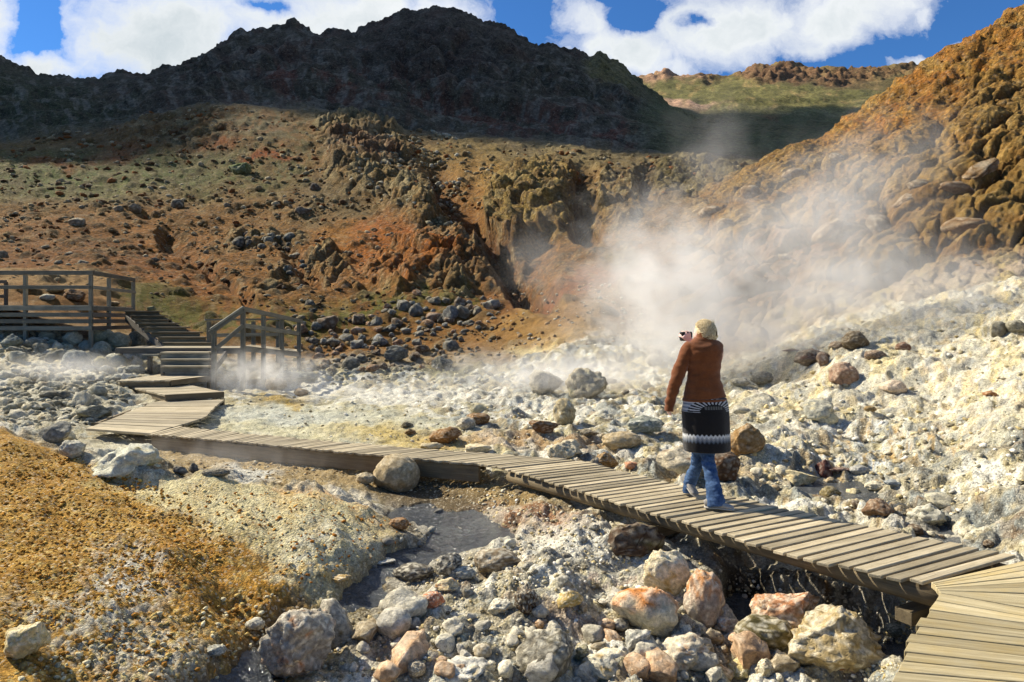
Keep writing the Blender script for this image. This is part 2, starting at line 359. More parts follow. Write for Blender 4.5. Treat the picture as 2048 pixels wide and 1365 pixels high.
# plain behind the path: grey-yellow pebbly crust
plain = nearz * (YY > 8.2)
mix(plain * blob(620, 850, 260, 42, 2, .5) * .85, C(208, 202, 164))
mix(plain * blob(560, 832, 190, 16, 2, .8) * .7, C(196, 200, 190))
mix(plain * blob(560, 800, 60, 10, -5, .7) * .8, C(196, 160, 60))
mix(plain * blob(820, 880, 150, 20, 5, .6) * .85, C(196, 172, 100))
mix(plain * blob(1050, 885, 170, 20, 3, .6) * .8, C(176, 140, 92))
mix(plain * blob(760, 790, 260, 14, 4, .7) * .8, crust_white)
mix(plain * blob(1090, 815, 130, 14, 6, .7) * .8, crust_white)
mix(plain * blob(1120, 905, 120, 12, 8, .7) * .8, crust_white)
mix(plain * blob(130, 800, 190, 60, 0, .6) * .7, C(218, 210, 180))
mix(plain * blob(130, 720, 150, 22, 0, .6) * .8, C(204, 190, 150))
mix(plain * blob(860, 720, 180, 26, 0, .5) * .7, C(120, 110, 84))
mix(plain * blob(900, 745, 60, 12, 0, .6) * .8, C(98, 96, 44))
mix(plain * blob(1500, 960, 160, 34, 10, .6) * .75, C(176, 144, 88))
mix(plain * blob(1420, 985, 90, 16, 10, .6) * .8, C(132, 102, 62))
# right crust slope
rs = rslope_crust
mix(rs * .75, C(216, 208, 178))
mix(rs * sstep(.0, .5, f_c + .5 * n_b) * .8, C(220, 210, 168))
mix(rs * sstep(.15, .6, f_c * .7 + .6 * n_a) * .9, crust_white)
mix(rs * sstep(.15, .6, f_c * .9 - .6 * n_a) * .6, C(196, 160, 70))
mix(rs * sstep(.25, .8, -f_c - .5 * n_b + .35 * blob(1800, 940, 220, 70, 10, .6)) * .8, C(120, 128, 128))
mix(rs * blob(1960, 1010, 60, 34, 0, .5) * sstep(-.4, .3, n_a) * .9, C(62, 74, 80))
mix(rs * blob(1560, 900, 60, 34, 0, .5) * .6, crust_white)
mix(rs * blob(1700, 870, 60, 20, 0, .5) * .6, crust_white)
# strip between mound and path: tan sand
strip = nearz * blob(560, 935, 420, 42, 7, .4) * (1 - mound) * (YY > 6.3) * (YY < 10.2)
mix(strip * .95, sand * .82)
mix(strip * blob(500, 948, 60, 12, 3, .5), crust_white * .8)
mix(strip * blob(430, 895, 60, 8, 3, .6) * .8, crust_white * .8)
mix(nearz * blob(960, 990, 190, 36, 8, .5) * .9, C(150, 126, 80))
mix(nearz * blob(1070, 1040, 130, 26, 8, .5) * .9, pinkmud)
mix(nearz * blob(240, 915, 90, 26, 12, .5) * .85, C(214, 208, 178))
# front crust zone details
front = nearz * (YY < 7.4) * (1 - mound)
mix(front * blob(1130, 1090, 200, 34, -4, .5) * .75, crust_white)
mix(front * blob(1330, 1125, 130, 26, 10, .5) * .8, crust_white)
mix(front * ridge_line([(1080, 1130), (1200, 1125), (1290, 1140)], 34) * 1.2 * sstep(-.3, .3, n_a + f_c), C(52, 54, 52))
mix(front * ridge_line([(1180, 1160), (1300, 1165)], 18) * sstep(-.2, .5, n_a), rust)
mix(front * blob(1160, 1240, 80, 20, 5, .6) * .9, pinkmud)
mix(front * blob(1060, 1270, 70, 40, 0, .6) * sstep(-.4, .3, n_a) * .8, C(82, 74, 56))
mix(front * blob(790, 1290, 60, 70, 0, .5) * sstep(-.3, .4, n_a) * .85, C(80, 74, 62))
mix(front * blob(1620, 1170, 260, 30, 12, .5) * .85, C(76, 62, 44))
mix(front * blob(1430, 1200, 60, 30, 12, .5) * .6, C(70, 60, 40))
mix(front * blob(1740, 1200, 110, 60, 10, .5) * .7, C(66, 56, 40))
mix(front * blob(1830, 1220, 30, 90, 15, .4) * .9, C(190, 182, 150))
# mound
mix(mound, C(184, 142, 66))
mix(mound * sstep(-.1, .5, f_c * .6 + n_b * .6) * .55, C(170, 120, 40))
mix(mound * below([(-600, 1700), (120, 1240), (230, 1150), (420, 1060), (380, 1000), (2500, 700)], 40, 1.5) * 0, C(0, 0, 0))
pale = np.clip(1 - below([(-600, 700), (110, 880), (200, 930), (290, 985), (390, 1040), (490, 1095), (570, 1150), (640, 1210), (900, 1400)], 26, 1.3), 0, 1) * sstep(120, 300, WPX)
mix(mound * pale * .95, C(216, 206, 164))
mix(mound * pale * sstep(.1, .6, f_w + n_a * .5) * .6, C(196, 156, 84)); mix(mound * pale * sstep(.1, .6, n_b - .3 * f_w) * .6, C(228, 224, 206))
mix(mound * ridge_line([(560, 975), (650, 988), (740, 1018), (830, 1060)], 30) * sstep(-.6, .1, n_a) * 1.3, C(196, 124, 52))
mix(mound * ridge_line([(120, 990), (260, 1060), (330, 1110)], 20) * .9, C(196, 160, 90))
mix(mound * ridge_line([(170, 950), (330, 990), (470, 1060), (560, 1120)], 24) * sstep(-.3, .3, n_a) * 1.1, C(208, 186, 120))
mix(mound * blob(430, 1160, 160, 70, 20, .5) * sstep(-.2, .3, n_b) * .7, C(170, 104, 24))
mix(mound * blob(270, 1140, 60, 40, 40, .6) * sstep(-.2, .4, n_a) * .9, C(220, 210, 184))
mix(mound * blob(230, 1210, 60, 50, 40, .6) * sstep(-.2, .3, n_a) * .9, C(212, 206, 190))
mix(mound * blob(250, 1300, 240, 62, 15, .5) * sstep(-.5, .1, n_a + f_c * .5) * .95, C(214, 208, 184))
mix(mound * blob(250, 1170, 80, 70, 40, .6) * sstep(-.3, .2, n_a) * .9, C(220, 214, 194))
mix(mound * blob(670, 1120, 100, 56, 0, .6) * sstep(-.5, .1, n_a) * .95, C(208, 214, 212))
mix(mound * blob(690, 1110, 40, 22, 0, .6) * sstep(.1, .5, n_a) * .95, C(66, 78, 86))
mix(mound * blob(590, 1160, 110, 26, 0, .6) * sstep(-.2, .4, n_b) * .9, C(196, 142, 40))
mix(mound * blob(480, 1270, 90, 36, 0, .6) * sstep(-.1, .4, n_a) * .9, C(150, 140, 104))
# pebbles get their own tint
mix(mound * peb * sstep(.82, .9, pebr) * .8, C(216, 196, 128))
mix(mound * peb * sstep(.25, .1, pebr) * .5, C(134, 92, 32))
mix(mound * (1 - pale * .8) * (1 - np.clip(peb * 1.6, 0, 1)) * np.clip(.052 / (2.5 * SPC) - .6, 0, 1) * .45, C(112, 76, 26))
mix(crustm * pbb * sstep(.8, .9, pbbr) * .5, C(150, 112, 62))
mix(crustm * pbb * sstep(.2, .1, pbbr) * .6, C(70, 66, 58))
mix(nearz * stream * .8, C(96, 84, 66)); mix(nearz * stream_core, C(58, 58, 58)); mix(nearz * stream_r, C(40, 36, 32)); mix(nearz * stream_rr * .8, C(90, 84, 70))

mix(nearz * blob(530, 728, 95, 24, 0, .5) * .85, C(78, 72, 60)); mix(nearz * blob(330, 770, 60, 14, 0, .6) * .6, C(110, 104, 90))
# --- hillside
H = hillside
mix(H, C(150, 116, 70))
mix(H * below([(-600, 400), (0, 395), (300, 400), (600, 430), (800, 480), (2500, 480)], 60) * .8, C(158, 108, 50))
mix(H * sstep(-.2, .6, n_b + f_h) * .5, C(138, 108, 66))
moss = C(104, 108, 60)
mix(H * blob(200, 350, 330, 60, 0, .5) * .9, C(120, 118, 76))
mix(H * blob(230, 350, 330, 40, 0, .5) * sstep(-.1, .4, n_a) * .9, C(98, 112, 52))
mix(H * blob(500, 300, 260, 70, 0, .5) * sstep(-.3, .3, n_a + .5 * n_b) * .75, C(106, 106, 68))
mix(H * blob(330, 260, 200, 40, 0, .6) * .6, C(130, 92, 62))
mix(H * blob(450, 245, 130, 30, 0, .6) * sstep(-.3, .3, n_a) * .8, C(118, 112, 84))
mix(H * blob(540, 315, 40, 8, 0, .6), C(166, 86, 30)); mix(H * blob(440, 290, 40, 9, 0, .6) * .9, C(170, 96, 40))
mix(H * blob(90, 330, 60, 12, 0, .6) * .8, C(160, 96, 48)); mix(H * blob(240, 305, 60, 14, -15, .6) * .8, C(158, 92, 46))
mix(H * blob(670, 420, 90, 55, 20, .5) * .7, C(122, 108, 78))
mix(H * blob(690, 490, 60, 50, 25, .6) * .8, C(168, 112, 40))
mix(H * blob(820, 500, 110, 70, -10, .4) * .9, C(182, 106, 46))
mix(H * blob(760, 480, 60, 20, -10, .5) * .8, C(184, 112, 44))
mix(H * blob(660, 535, 60, 34, 0, .5) * .9, C(178, 108, 42))
mix(H * blob(370, 560, 110, 50, 20, .5) * .7, C(160, 98, 36))
mix(H * blob(120, 520, 260, 50, 0, .6) * .6, C(140, 88, 38))
mix(H * ridge_line([(300, 480), (420, 560), (520, 610)], 60) * .5, C(170, 110, 40))
mix(H * blob(960, 340, 110, 50, 10, .5) * .85, C(176, 138, 76))
mix(H * blob(1080, 310, 240, 22, 4, .6) * .7, C(150, 132, 86))
mix(H * blob(940, 430, 60, 90, -40, .5) * .75, C(172, 120, 60))
mix(H * blob(980, 560, 80, 50, 0, .5) * .8, C(150, 98, 54))
mix(H * blob(1180, 540, 90, 60, 0, .5) * .6, C(132, 98, 56))
mix(H * blob(1120, 600, 150, 34, -22, .5) * .9, C(168, 112, 76))
mix(H * blob(1100, 640, 120, 36, -10, .5) * .9, C(190, 150, 84))
mix(H * blob(1180, 640, 100, 40, -10, .5) * .7, C(176, 140, 104))
mix(nearz * blob(1110, 665, 100, 30, -10, .5) * .9, C(200, 156, 78))
mix(nearz * blob(1050, 695, 40, 14, -10, .5) * .9, C(236, 220, 160))
mix(nearz * blob(1010, 670, 40, 60, 10, .5) * .8, C(150, 116, 84))
mix(H * ridge_line([(250, 600), (420, 640), (600, 640), (760, 605), (860, 590), (940, 600)], 38) * sstep(-.5, .2, n_a) * 1.3, C(108, 104, 38))
mix(H * blob(330, 610, 90, 26, 15, .6) * .7, C(112, 108, 44))
mix(H * blob(100, 580, 130, 24, 0, .5) * .95, C(196, 160, 112))
mix(H * blob(1240, 520, 40, 26, 0, .5) * .7, C(110, 100, 46))
# crag rock colour
mix(crag * .85, C(156, 130, 86)); mix(crag * sstep(.0, .5, n_a + f_h) * .7, C(176, 164, 130)); mix(crag * (1 - np.clip(slab * 2, 0, 1)) * .5, C(90, 66, 42))
mix(H * blob(730, 300, 70, 34, 0, .5) * .75, C(128, 92, 72))
mix(H * blob(1075, 400, 110, 80, 0, .4) * sstep(-.4, .2, n_a) * .7, C(176, 148, 82))
mix(crag * blob(820, 530, 100, 60, -10, .4) * .85, C(180, 110, 48))
mix(crag * blob(1000, 530, 80, 80, 0, .4) * .6, C(126, 84, 48))
mix(H * blob(1400, 350, 140, 40, 0, .5) * .8, C(104, 98, 66))
mix(H * ridge_line([(620, 232), (900, 268), (1200, 302), (1500, 322)], 26) * .7, C(140, 130, 100))
mix(H * knob * .6, C(128, 118, 90))
mix(gully * .6, C(104, 56, 28))
mix(H * sstep(.35, .9, n_a + .4 * f_h) * .35, C(192, 170, 128)); mix(H * sstep(.3, .8, -n_a - .3 * f_h) * .4, C(90, 68, 40))
# --- right slope
R = right_slope
mix(R, C(188, 148, 78)); mix(upper, C(190, 140, 66)); mix(upper * sstep(-.1, .5, n_b) * .6, C(194, 124, 52)); mix(upper * sstep(.1, .6, -n_b + n_a * .5) * .6, C(170, 140, 76))
mix(lowr * sstep(-.2, .5, n_b) * .6, C(172, 142, 84)); mix(lowr * (1 - sstep(0, .12, p2 - p1)) * .45, C(100, 72, 40))
mix(lowr * blob(1560, 540, 160, 70, -20, .5) * .85, C(160, 120, 92)); mix(R * sstep(.3, .8, n_a) * .35, C(200, 160, 90)); mix(R * sstep(.35, .9, -n_a) * .4, C(104, 74, 36))
mix(lowr * (1 - crackA) * .6, C(70, 48, 26)); mix(lowr * (1 - crackB) * .35, C(90, 62, 34))
mix(lowr * sstep(-.1, .5, -n_b + .3 * n_a) * .45, C(122, 88, 46)); mix(R * sstep(.0, .5, fbm(6., 5, .6, 164)) * .35, C(150, 92, 40))
kR = (1 - .30 * R - .30 * H - .0)[..., None].astype(np.float32); A *= kR; A *= (1 + H[..., None] * np.array((.05, .02, -.12), np.float32)).astype(np.float32)
# --- mountain
M = m_only
mix(M, C(84, 78, 60)); mix(M * sstep(-.2, .4, f_m + .4 * n_b) * .6, C(104, 92, 78)); mix(M * sstep(.1, .6, n_b + f_m * .5) * .35, C(108, 70, 50))
mix(M * ridge_line([(560, 160), (800, 170), (1000, 240), (1250, 280)], 50) * sstep(-.3, .4, n_b) * .7, C(116, 64, 48))
mix(M * blob(60, 230, 220, 90, 10, .5) * .8, C(74, 80, 52)); mix(M * sstep(.1, .6, n_a) * .6, C(140, 132, 114)); mix(M * sstep(.2, .7, -n_a) * .45, C(50, 42, 38))
mix(M * blob(900, 80, 220, 70, 0, .5) * .5, C(70, 60, 52))
mix(hollow, C(92, 98, 58)); mix(hollow * sstep(-.1, .5, n_b) * .5, C(104, 92, 56)); mix(hollow * blob(1540, 230, 30, 8, 0, .5), C(130, 90, 60))
mix(M * blob(1230, 140, 60, 40, 30, .5) * .7, C(132, 120, 70))
# --- far hill
FH = farhill
A *= (1 - .22 * M)[..., None].astype(np.float32)
mix(FH, C(108, 104, 58)); mix(FH * sstep(-.1, .5, n_b) * .5, C(142, 132, 78)); mix(rim, C(122, 92, 62)); mix(rim * sstep(-.1, .4, n_a) * .7, C(112, 88, 60)); mix(FH * blob(1330, 150, 50, 14, 0, .5) * .8, C(180, 140, 110))
mix(FH * sstep(.3, .8, n_a) * .5, C(170, 142, 90)); mix(FH * blob(1390, 206, 60, 9, 0, .5), C(190, 152, 124)); mix(FH * blob(1640, 160, 180, 14, 5, .6) * .6, C(104, 76, 56))

mix(mound * pale * .55, C(222, 208, 156)); mix(mound * sstep(.1, .6, n_b) * .4, C(208, 172, 92))
mix(rs * .28, C(236, 230, 212)); lr = rs * blob(1840, 960, 250, 110, 12, .5)
mix(lr * sstep(0, .5, n_b + .5 * f_c) * .85, C(206, 214, 214)); mix(lr * sstep(.1, .55, -n_a - .4 * f_c) * .8, C(110, 118, 118)); mix(lr * sstep(.2, .7, n_a - n_b * .6) * .75, C(190, 148, 62)); mix(rs * sstep(.2, .7, n_b - .5 * f_c) * .5, C(206, 184, 110)); mix(rs * blob(1700, 900, 240, 60, 0, .5) * sstep(.15, .6, -n_b - .4 * n_a) * .6, C(120, 116, 96))
mix(front * (1 - stream_core) * sstep(-.5, .3, f_c + n_a * .6) * .4, C(226, 220, 200))
far_attr = sstep(14, 40, YY) + sstep(70, 140, YY)
rough_attr = np.clip(1 - mound * .3, 0, 1)
G4 = np.concatenate([A, far_attr[..., None].astype(np.float32)], axis=2)

# ground lookups -------------------------------------------------
def ground_z(x, y):
    u = x / y
    ci = np.clip(np.interp(u, U, np.arange(NU)), 0, NU - 1.001); ri = np.clip(np.interp(y, RY, np.arange(NR)), 0, NR - 1.001)
    c0, r0 = int(ci), int(ri); fc, fr = ci - c0, ri - r0
    return float((Z[r0, c0] * (1 - fc) + Z[r0, c0 + 1] * fc) * (1 - fr) + (Z[r0 + 1, c0] * (1 - fc) + Z[r0 + 1, c0 + 1] * fc) * fr)
def hit(px, py, ymin=3.0, ymax=400):
    """nearest bit of land seen at a photo pixel"""
    u = (px - HX) / F
    ci = int(round(np.interp(u, U, np.arange(NU))))
    pr_ = HY - F * (blurZ[:, ci] - CZ) / RY
    ok = np.where((pr_ <= py) & (RY >= ymin))[0]
    Yh = RY[ok[0]] if len(ok) else ymax
    return u * Yh, Yh, blurZ[ok[0], ci] if len(ok) else 0
blurZ = blur_axis(blur_axis(Z, 3, 0), 3, 1)
# ================================================================ node helpers and materials
def new_mat(name):
    m = bpy.data.materials.new(name); m.use_nodes = True
    nt = m.node_tree; nt.nodes.clear()
    out = nt.nodes.new('ShaderNodeOutputMaterial'); b = nt.nodes.new('ShaderNodeBsdfPrincipled')
    nt.links.new(b.outputs[0], out.inputs[0]); b.inputs['Specular IOR Level'].default_value = .25
    return m, nt, b, out
def N(nt, t, **k):
    n = nt.nodes.new(t)
    for a, v in k.items():
        if a.startswith('_'): setattr(n, a[1:], v)
        else: n.inputs[a.replace('__', ' ')].default_value = v
    return n
def math_n(nt, op, a, b=None, clamp=False):
    n = nt.nodes.new('ShaderNodeMath'); n.operation = op; n.use_clamp = clamp
    for i, v in enumerate((a, b)):
        if v is None: continue
        if hasattr(v, 'links'): nt.links.new(v, n.inputs[i])
        else: n.inputs[i].default_value = v
    return n.outputs[0]
def mapr(nt, v, a, b, c, d):
    n = nt.nodes.new('ShaderNodeMapRange'); nt.links.new(v, n.inputs[0])
    for i, x in enumerate((a, b, c, d)): n.inputs[i + 1].default_value = x
    return n.outputs[0]
def mixc(nt, f, a, b, mode='MIX'):
    n = nt.nodes.new('ShaderNodeMix'); n.data_type = 'RGBA'; n.blend_type = mode
    for s, v in ((n.inputs[0], f), (n.inputs[6], a), (n.inputs[7], b)):
        if hasattr(v, 'links'): nt.links.new(v, s)
        else: s.default_value = v if not isinstance(v, tuple) or len(v) == 4 else v + (1,)
    return n.outputs[2]
def noise(nt, vec, scale, det=6, rough=.6, dist=0):
    n = N(nt, 'ShaderNodeTexNoise', Scale=scale, Detail=det, Roughness=rough, Distortion=dist); nt.links.new(vec, n.inputs['Vector']); return n.outputs['Fac']
def voro(nt, vec, scale, feat='F1', rand=1.0):
    n = nt.nodes.new('ShaderNodeTexVoronoi'); n.feature = feat; n.inputs['Scale'].default_value = scale; n.inputs['Randomness'].default_value = rand
    nt.links.new(vec, n.inputs['Vector']); return n

def earth_material(name, near_scale=1.0, bump=1.0):
    m, nt, b, out = new_mat(name)
    att = N(nt, 'ShaderNodeAttribute', _attribute_name='Col'); geo = nt.nodes.new('ShaderNodeNewGeometry')
    pos = geo.outputs['Position']; far = att.outputs['Alpha']
    # two sets of detail, fine for the ground at one's feet and coarse for the hills
    nf = noise(nt, pos, 26, 7, .72); nf2 = noise(nt, pos, 7, 6, .68); nc = noise(nt, pos, 5.0, 6, .72); nc2 = noise(nt, pos, 1.1, 7, .7); nm = noise(nt, pos, 1.1, 6, .74); nm2 = noise(nt, pos, .22, 6, .7)
    v1 = voro(nt, pos, 58); v2 = voro(nt, pos, 5.0); v3 = voro(nt, pos, 1.0); far2 = math_n(nt, 'SUBTRACT', far, 1.0, True); far = math_n(nt, 'MINIMUM', far, 1.0)
    def mixf(a, c): 
        n = nt.nodes.new('ShaderNodeMix'); n.data_type = 'FLOAT'; nt.links.new(far, n.inputs[0]); nt.links.new(a, n.inputs[2]); nt.links.new(c, n.inputs[3]); return n.outputs[0]
    def mixg(a, c):
        n = nt.nodes.new('ShaderNodeMix'); n.data_type = 'FLOAT'; nt.links.new(far2, n.inputs[0]); nt.links.new(a, n.inputs[2]); nt.links.new(c, n.inputs[3]); return n.outputs[0]
    n1 = mixg(mixf(nf, nc), nm); n2 = mixg(mixf(nf2, nc2), nm2); vv = mixg(mixf(v1.outputs['Distance'], v2.outputs['Distance']), v3.outputs['Distance'])
    k = math_n(nt, 'ADD', math_n(nt, 'ADD', mapr(nt, n1, .3, .7, .6, 1.38), math_n(nt, 'MULTIPLY', mapr(nt, n1, .3, .7, -.28, .28), far)), mapr(nt, n2, .3, .7, -.28, .3))
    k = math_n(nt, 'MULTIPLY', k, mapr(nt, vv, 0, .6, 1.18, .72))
    col = mixc(nt, 1.0, att.outputs['Color'], (1, 1, 1, 1), 'MULTIPLY')
    comb = nt.nodes.new('ShaderNodeCombineXYZ')
    for i in range(3): nt.links.new(k, comb.inputs[i])
    col = mixc(nt, 1.0, att.outputs['Color'], comb.outputs[0], 'MULTIPLY')
    # grain colour: the odd light and dark stone
    s1 = sep_rand(nt, v1.outputs['Color']); s2 = sep_rand(nt, v2.outputs['Color']); sp = mixf(s1, s2)
    farw = math_n(nt, 'SUBTRACT', 1.0, math_n(nt, 'MULTIPLY', far, .75))
    col = mixc(nt, math_n(nt, 'MULTIPLY', mapr(nt, sp, .84, .95, 0, .45), farw), col, (.62, .56, .42, 1))
    col = mixc(nt, mapr(nt, sp, .16, .06, 0, .5), col, (.09, .075, .05, 1))
    nt.links.new(col, b.inputs['Base Color'])
    b.inputs['Roughness'].default_value = .95; b.inputs['Specular IOR Level'].default_value = .12
    hgt = math_n(nt, 'ADD', math_n(nt, 'MULTIPLY', n1, 1.0), math_n(nt, 'MULTIPLY', vv, -.35))
    bp = nt.nodes.new('ShaderNodeBump'); bp.inputs['Strength'].default_value = .9 * bump
    dist = nt.nodes.new('ShaderNodeMix'); dist.data_type = 'FLOAT'; nt.links.new(far, dist.inputs[0]); dist.inputs[2].default_value = .035; dist.inputs[3].default_value = .28
    nt.links.new(dist.outputs[0], bp.inputs['Distance']); nt.links.new(hgt, bp.inputs['Height']); nt.links.new(bp.outputs[0], b.inputs['Normal'])
    return m
def sep_rand(nt, c):
    s = nt.nodes.new('ShaderNodeSeparateColor'); nt.links.new(c, s.inputs[0]); return s.outputs[0]
EARTH = earth_material('earth')

def grid_mesh(name, r0, r1):
    """rings r0..r1 of the height field as one sheet"""
    n = r1 - r0
    V = np.stack([(XX + NX * DXY)[r0:r1], (YY + NY * DXY)[r0:r1], Z[r0:r1]], -1).reshape(-1, 3)
    i = (np.arange(n - 1)[:, None] * NU + np.arange(NU - 1)[None]).ravel()
    Fc = np.stack([i, i + 1, i + NU + 1, i + NU], -1)
    return mesh_obj(name, V, Fc, EARTH, col=G4[r0:r1].reshape(-1, 4))
r_a = int(np.searchsorted(RY, 24.0)); r_b = int(np.searchsorted(RY, 104.0))
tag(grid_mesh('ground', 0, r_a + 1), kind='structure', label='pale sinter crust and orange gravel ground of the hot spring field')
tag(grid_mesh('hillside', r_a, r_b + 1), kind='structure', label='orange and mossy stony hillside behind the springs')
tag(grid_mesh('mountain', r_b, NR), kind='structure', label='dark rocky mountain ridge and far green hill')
# land all round, reaching the horizon
def base_ring():
    V = []; Fc = []
    n = 64
    rad = [0.0, 8, 40, 200, 900, 4000]
    V.append((0, 0, -1.2))
    for r in rad[1:]:
        for k in range(n):
            a = 2 * math.pi * k / n; V.append((r * math.cos(a), r * math.sin(a), -1.2 - .002 * min(r, 900)))
    for k in range(n): Fc.append((0, 1 + k, 1 + (k + 1) % n))
    for j in range(len(rad) - 2):
        for k in range(n):
            a = 1 + j * n + k; b = 1 + j * n + (k + 1) % n; Fc.append((a, a + n, b + n, b))
    return mesh_obj('plain', V, Fc, EARTH, col=np.tile(np.append(C(150, 120, 80), .5), (len(V), 1)))
tag(base_ring(), kind='structure', label='bare stony plain around the spring field')
# ================================================================ camera, sun, sky, clouds
SUN = Vector((-1.0, .46, .92)).normalized()       # towards the sun
cam = bpy.data.cameras.new('camera'); co = bpy.data.objects.new('camera', cam); COL.objects.link(co)
co.location = (0, 0, CZ); co.rotation_euler = (math.radians(90), 0, 0)
cam.sensor_width = 36; cam.lens = 36 * F / 2048; cam.shift_y = -(682.5 - HY) / 2048; cam.clip_end = 6000; cam.clip_start = .05
SC.camera = co
sl = bpy.data.lights.new('sun', 'SUN'); sl.energy = 5.0; sl.angle = math.radians(.53); sl.color = (1, .915, .76)
so = bpy.data.objects.new('sun', sl); COL.objects.link(so); so.rotation_euler = SUN.to_track_quat('Z', 'Y').to_euler(); so.location = SUN * 50
w = bpy.data.worlds.new('World'); SC.world = w; w.use_nodes = True
nt = w.node_tree; nt.nodes.clear()
wo = nt.nodes.new('ShaderNodeOutputWorld'); bg = nt.nodes.new('ShaderNodeBackground'); nt.links.new(bg.outputs[0], wo.inputs[0])
sky = nt.nodes.new('ShaderNodeTexSky'); sky.sky_type = 'NISHITA'; sky.sun_disc = False
sky.sun_elevation = math.asin(SUN.z); sky.sun_rotation = math.atan2(SUN.x, SUN.y)
sky.air_density = 1.0; sky.dust_density = 0.0; sky.ozone_density = 4.0; sky.altitude = 300
bg.inputs['Strength'].default_value = .058
tc = nt.nodes.new('ShaderNodeTexCoord'); gen = tc.outputs['Generated']
sx = nt.nodes.new('ShaderNodeSeparateXYZ'); nt.links.new(gen, sx.inputs[0])
yy = math_n(nt, 'MAXIMUM', sx.outputs[1], .02)
cu = math_n(nt, 'DIVIDE', sx.outputs[0], yy); cv = math_n(nt, 'DIVIDE', sx.outputs[2], yy)     # a cloud deck seen northwards
cxyz = nt.nodes.new('ShaderNodeCombineXYZ'); nt.links.new(cu, cxyz.inputs[0]); nt.links.new(cv, cxyz.inputs[1])
cvec0 = cxyz.outputs[0]
wn = N(nt, 'ShaderNodeTexNoise', Scale=7.0, Detail=6, Roughness=.6); nt.links.new(cvec0, wn.inputs['Vector'])
ws = nt.nodes.new('ShaderNodeVectorMath'); ws.operation = 'SUBTRACT'; nt.links.new(wn.outputs['Color'], ws.inputs[0]); ws.inputs[1].default_value = (.5, .5, .5)
wm = nt.nodes.new('ShaderNodeVectorMath'); wm.operation = 'MULTIPLY_ADD'; nt.links.new(ws.outputs[0], wm.inputs[0]); wm.inputs[1].default_value = (.13, .10, 0); nt.links.new(cvec0, wm.inputs[2])
cvec = wm.outputs[0]
n_big = noise(nt, cvec, 5.0, 10, .62, .3); n_soft = noise(nt, cvec, 2.2, 8, .55, .2); n_fine = noise(nt, cvec, 16, 8, .7)
def lobe(px, py, rx, ry, ang=0, s=1.0):
    cx, cy = (px - HX) / F, (HY - py) / F
    mp = nt.nodes.new('ShaderNodeMapping'); mp.vector_type = 'TEXTURE'; mp.inputs['Location'].default_value = (cx, cy, 0)
    mp.inputs['Rotation'].default_value = (0, 0, math.radians(ang)); mp.inputs['Scale'].default_value = (rx / F, ry / F, 1)
    nt.links.new(cvec, mp.inputs[0])
    ln = nt.nodes.new('ShaderNodeVectorMath'); ln.operation = 'LENGTH'; nt.links.new(mp.outputs[0], ln.inputs[0])
    return math_n(nt, 'MULTIPLY', mapr(nt, ln.outputs['Value'], 0.3, 1.5, 1, 0), s)
LOBES = [(330, 70, 260, 110, 0, 1), (-40, 40, 70, 120, 0, 1), (40, 130, 160, 40, 0, 1), (650, 40, 340, 90, 0, 1), (880, 20, 110, 60, 0, .9), (250, -60, 200, 60, 0, .8), (760, -60, 300, 70, 0, .9),
         (1170, 35, 70, 45, -20, .9), (1200, 85, 90, 60, 0, 1), (1270, 90, 110, 70, 0, 1), (1330, 130, 90, 40, 0, .8), (1480, 60, 230, 80, 8, 1), (1680, 20, 180, 80, 10, 1), (1600, 100, 100, 30, 0, .6), (1850, 118, 120, 16, 8, .8), (1845, 38, 32, 26, 0, .55),
         (1380, -60, 160, 40, 0, .4), (-700, 200, 500, 300, 0, .9), (2600, 100, 300, 160, 0, .8)]
tot = None
for l in LOBES:
    v = lobe(*l); tot = v if tot is None else math_n(nt, 'MAXIMUM', tot, v)
hole = math_n(nt, 'MAXIMUM', lobe(1400, 50, 26, 14, -10, .9), lobe(85, 30, 40, 50, 0, 1.0)); hole = math_n(nt, 'MAXIMUM', hole, lobe(535, 5, 50, 14, 0, .6))
hole = math_n(nt, 'MAXIMUM', hole, lobe(1290, 25, 60, 22, 10, 1))
# elsewhere overhead: loose cumulus
up = math_n(nt, 'MULTIPLY', mapr(nt, cv, .55, .8, 0, .62), 1)
tot = math_n(nt, 'MAXIMUM', tot, up)
dens = math_n(nt, 'ADD', math_n(nt, 'SUBTRACT', tot, math_n(nt, 'MULTIPLY', hole, .75)), math_n(nt, 'MULTIPLY', math_n(nt, 'SUBTRACT', n_big, .5), 1.5))
dens = math_n(nt, 'ADD', dens, math_n(nt, 'MULTIPLY', math_n(nt, 'SUBTRACT', n_fine, .5), .8))
cov = mapr(nt, dens, .32, .92, 0, 1); cov = math_n(nt, 'POWER', cov, .8)
thick = mapr(nt, math_n(nt, 'ADD', dens, math_n(nt, 'MULTIPLY', math_n(nt, 'SUBTRACT', n_soft, .5), 1.6)), .6, 1.35, 0, 1)
front_ok = mapr(nt, sx.outputs[1], .02, .1, 0, 1); cov = math_n(nt, 'MULTIPLY', cov, front_ok)
skyc = mixc(nt, 1.0, sky.outputs[0], (.5, .93, 1.36, 1), 'MULTIPLY')
cloudc = mixc(nt, thick, (10.2, 10.4, 10.5, 1), (6.4, 7.1, 7.5, 1))
fin = mixc(nt, cov, skyc, cloudc)
nt.links.new(fin, bg.inputs[0])
SC.view_settings.view_transform = 'Standard'; SC.view_settings.look = 'None'; SC.view_settings.gamma = 1.0; SC.view_settings.use_curve_mapping = False
SC.view_settings.exposure = 0.78
cy = SC.cycles if hasattr(SC, 'cycles') else None
SC.render.engine = 'CYCLES'
SC.cycles.use_denoising = True; SC.cycles.max_bounces = 6; SC.cycles.diffuse_bounces = 3; SC.cycles.volume_bounces = 4; SC.cycles.use_adaptive_sampling = True; SC.cycles.adaptive_threshold = .02

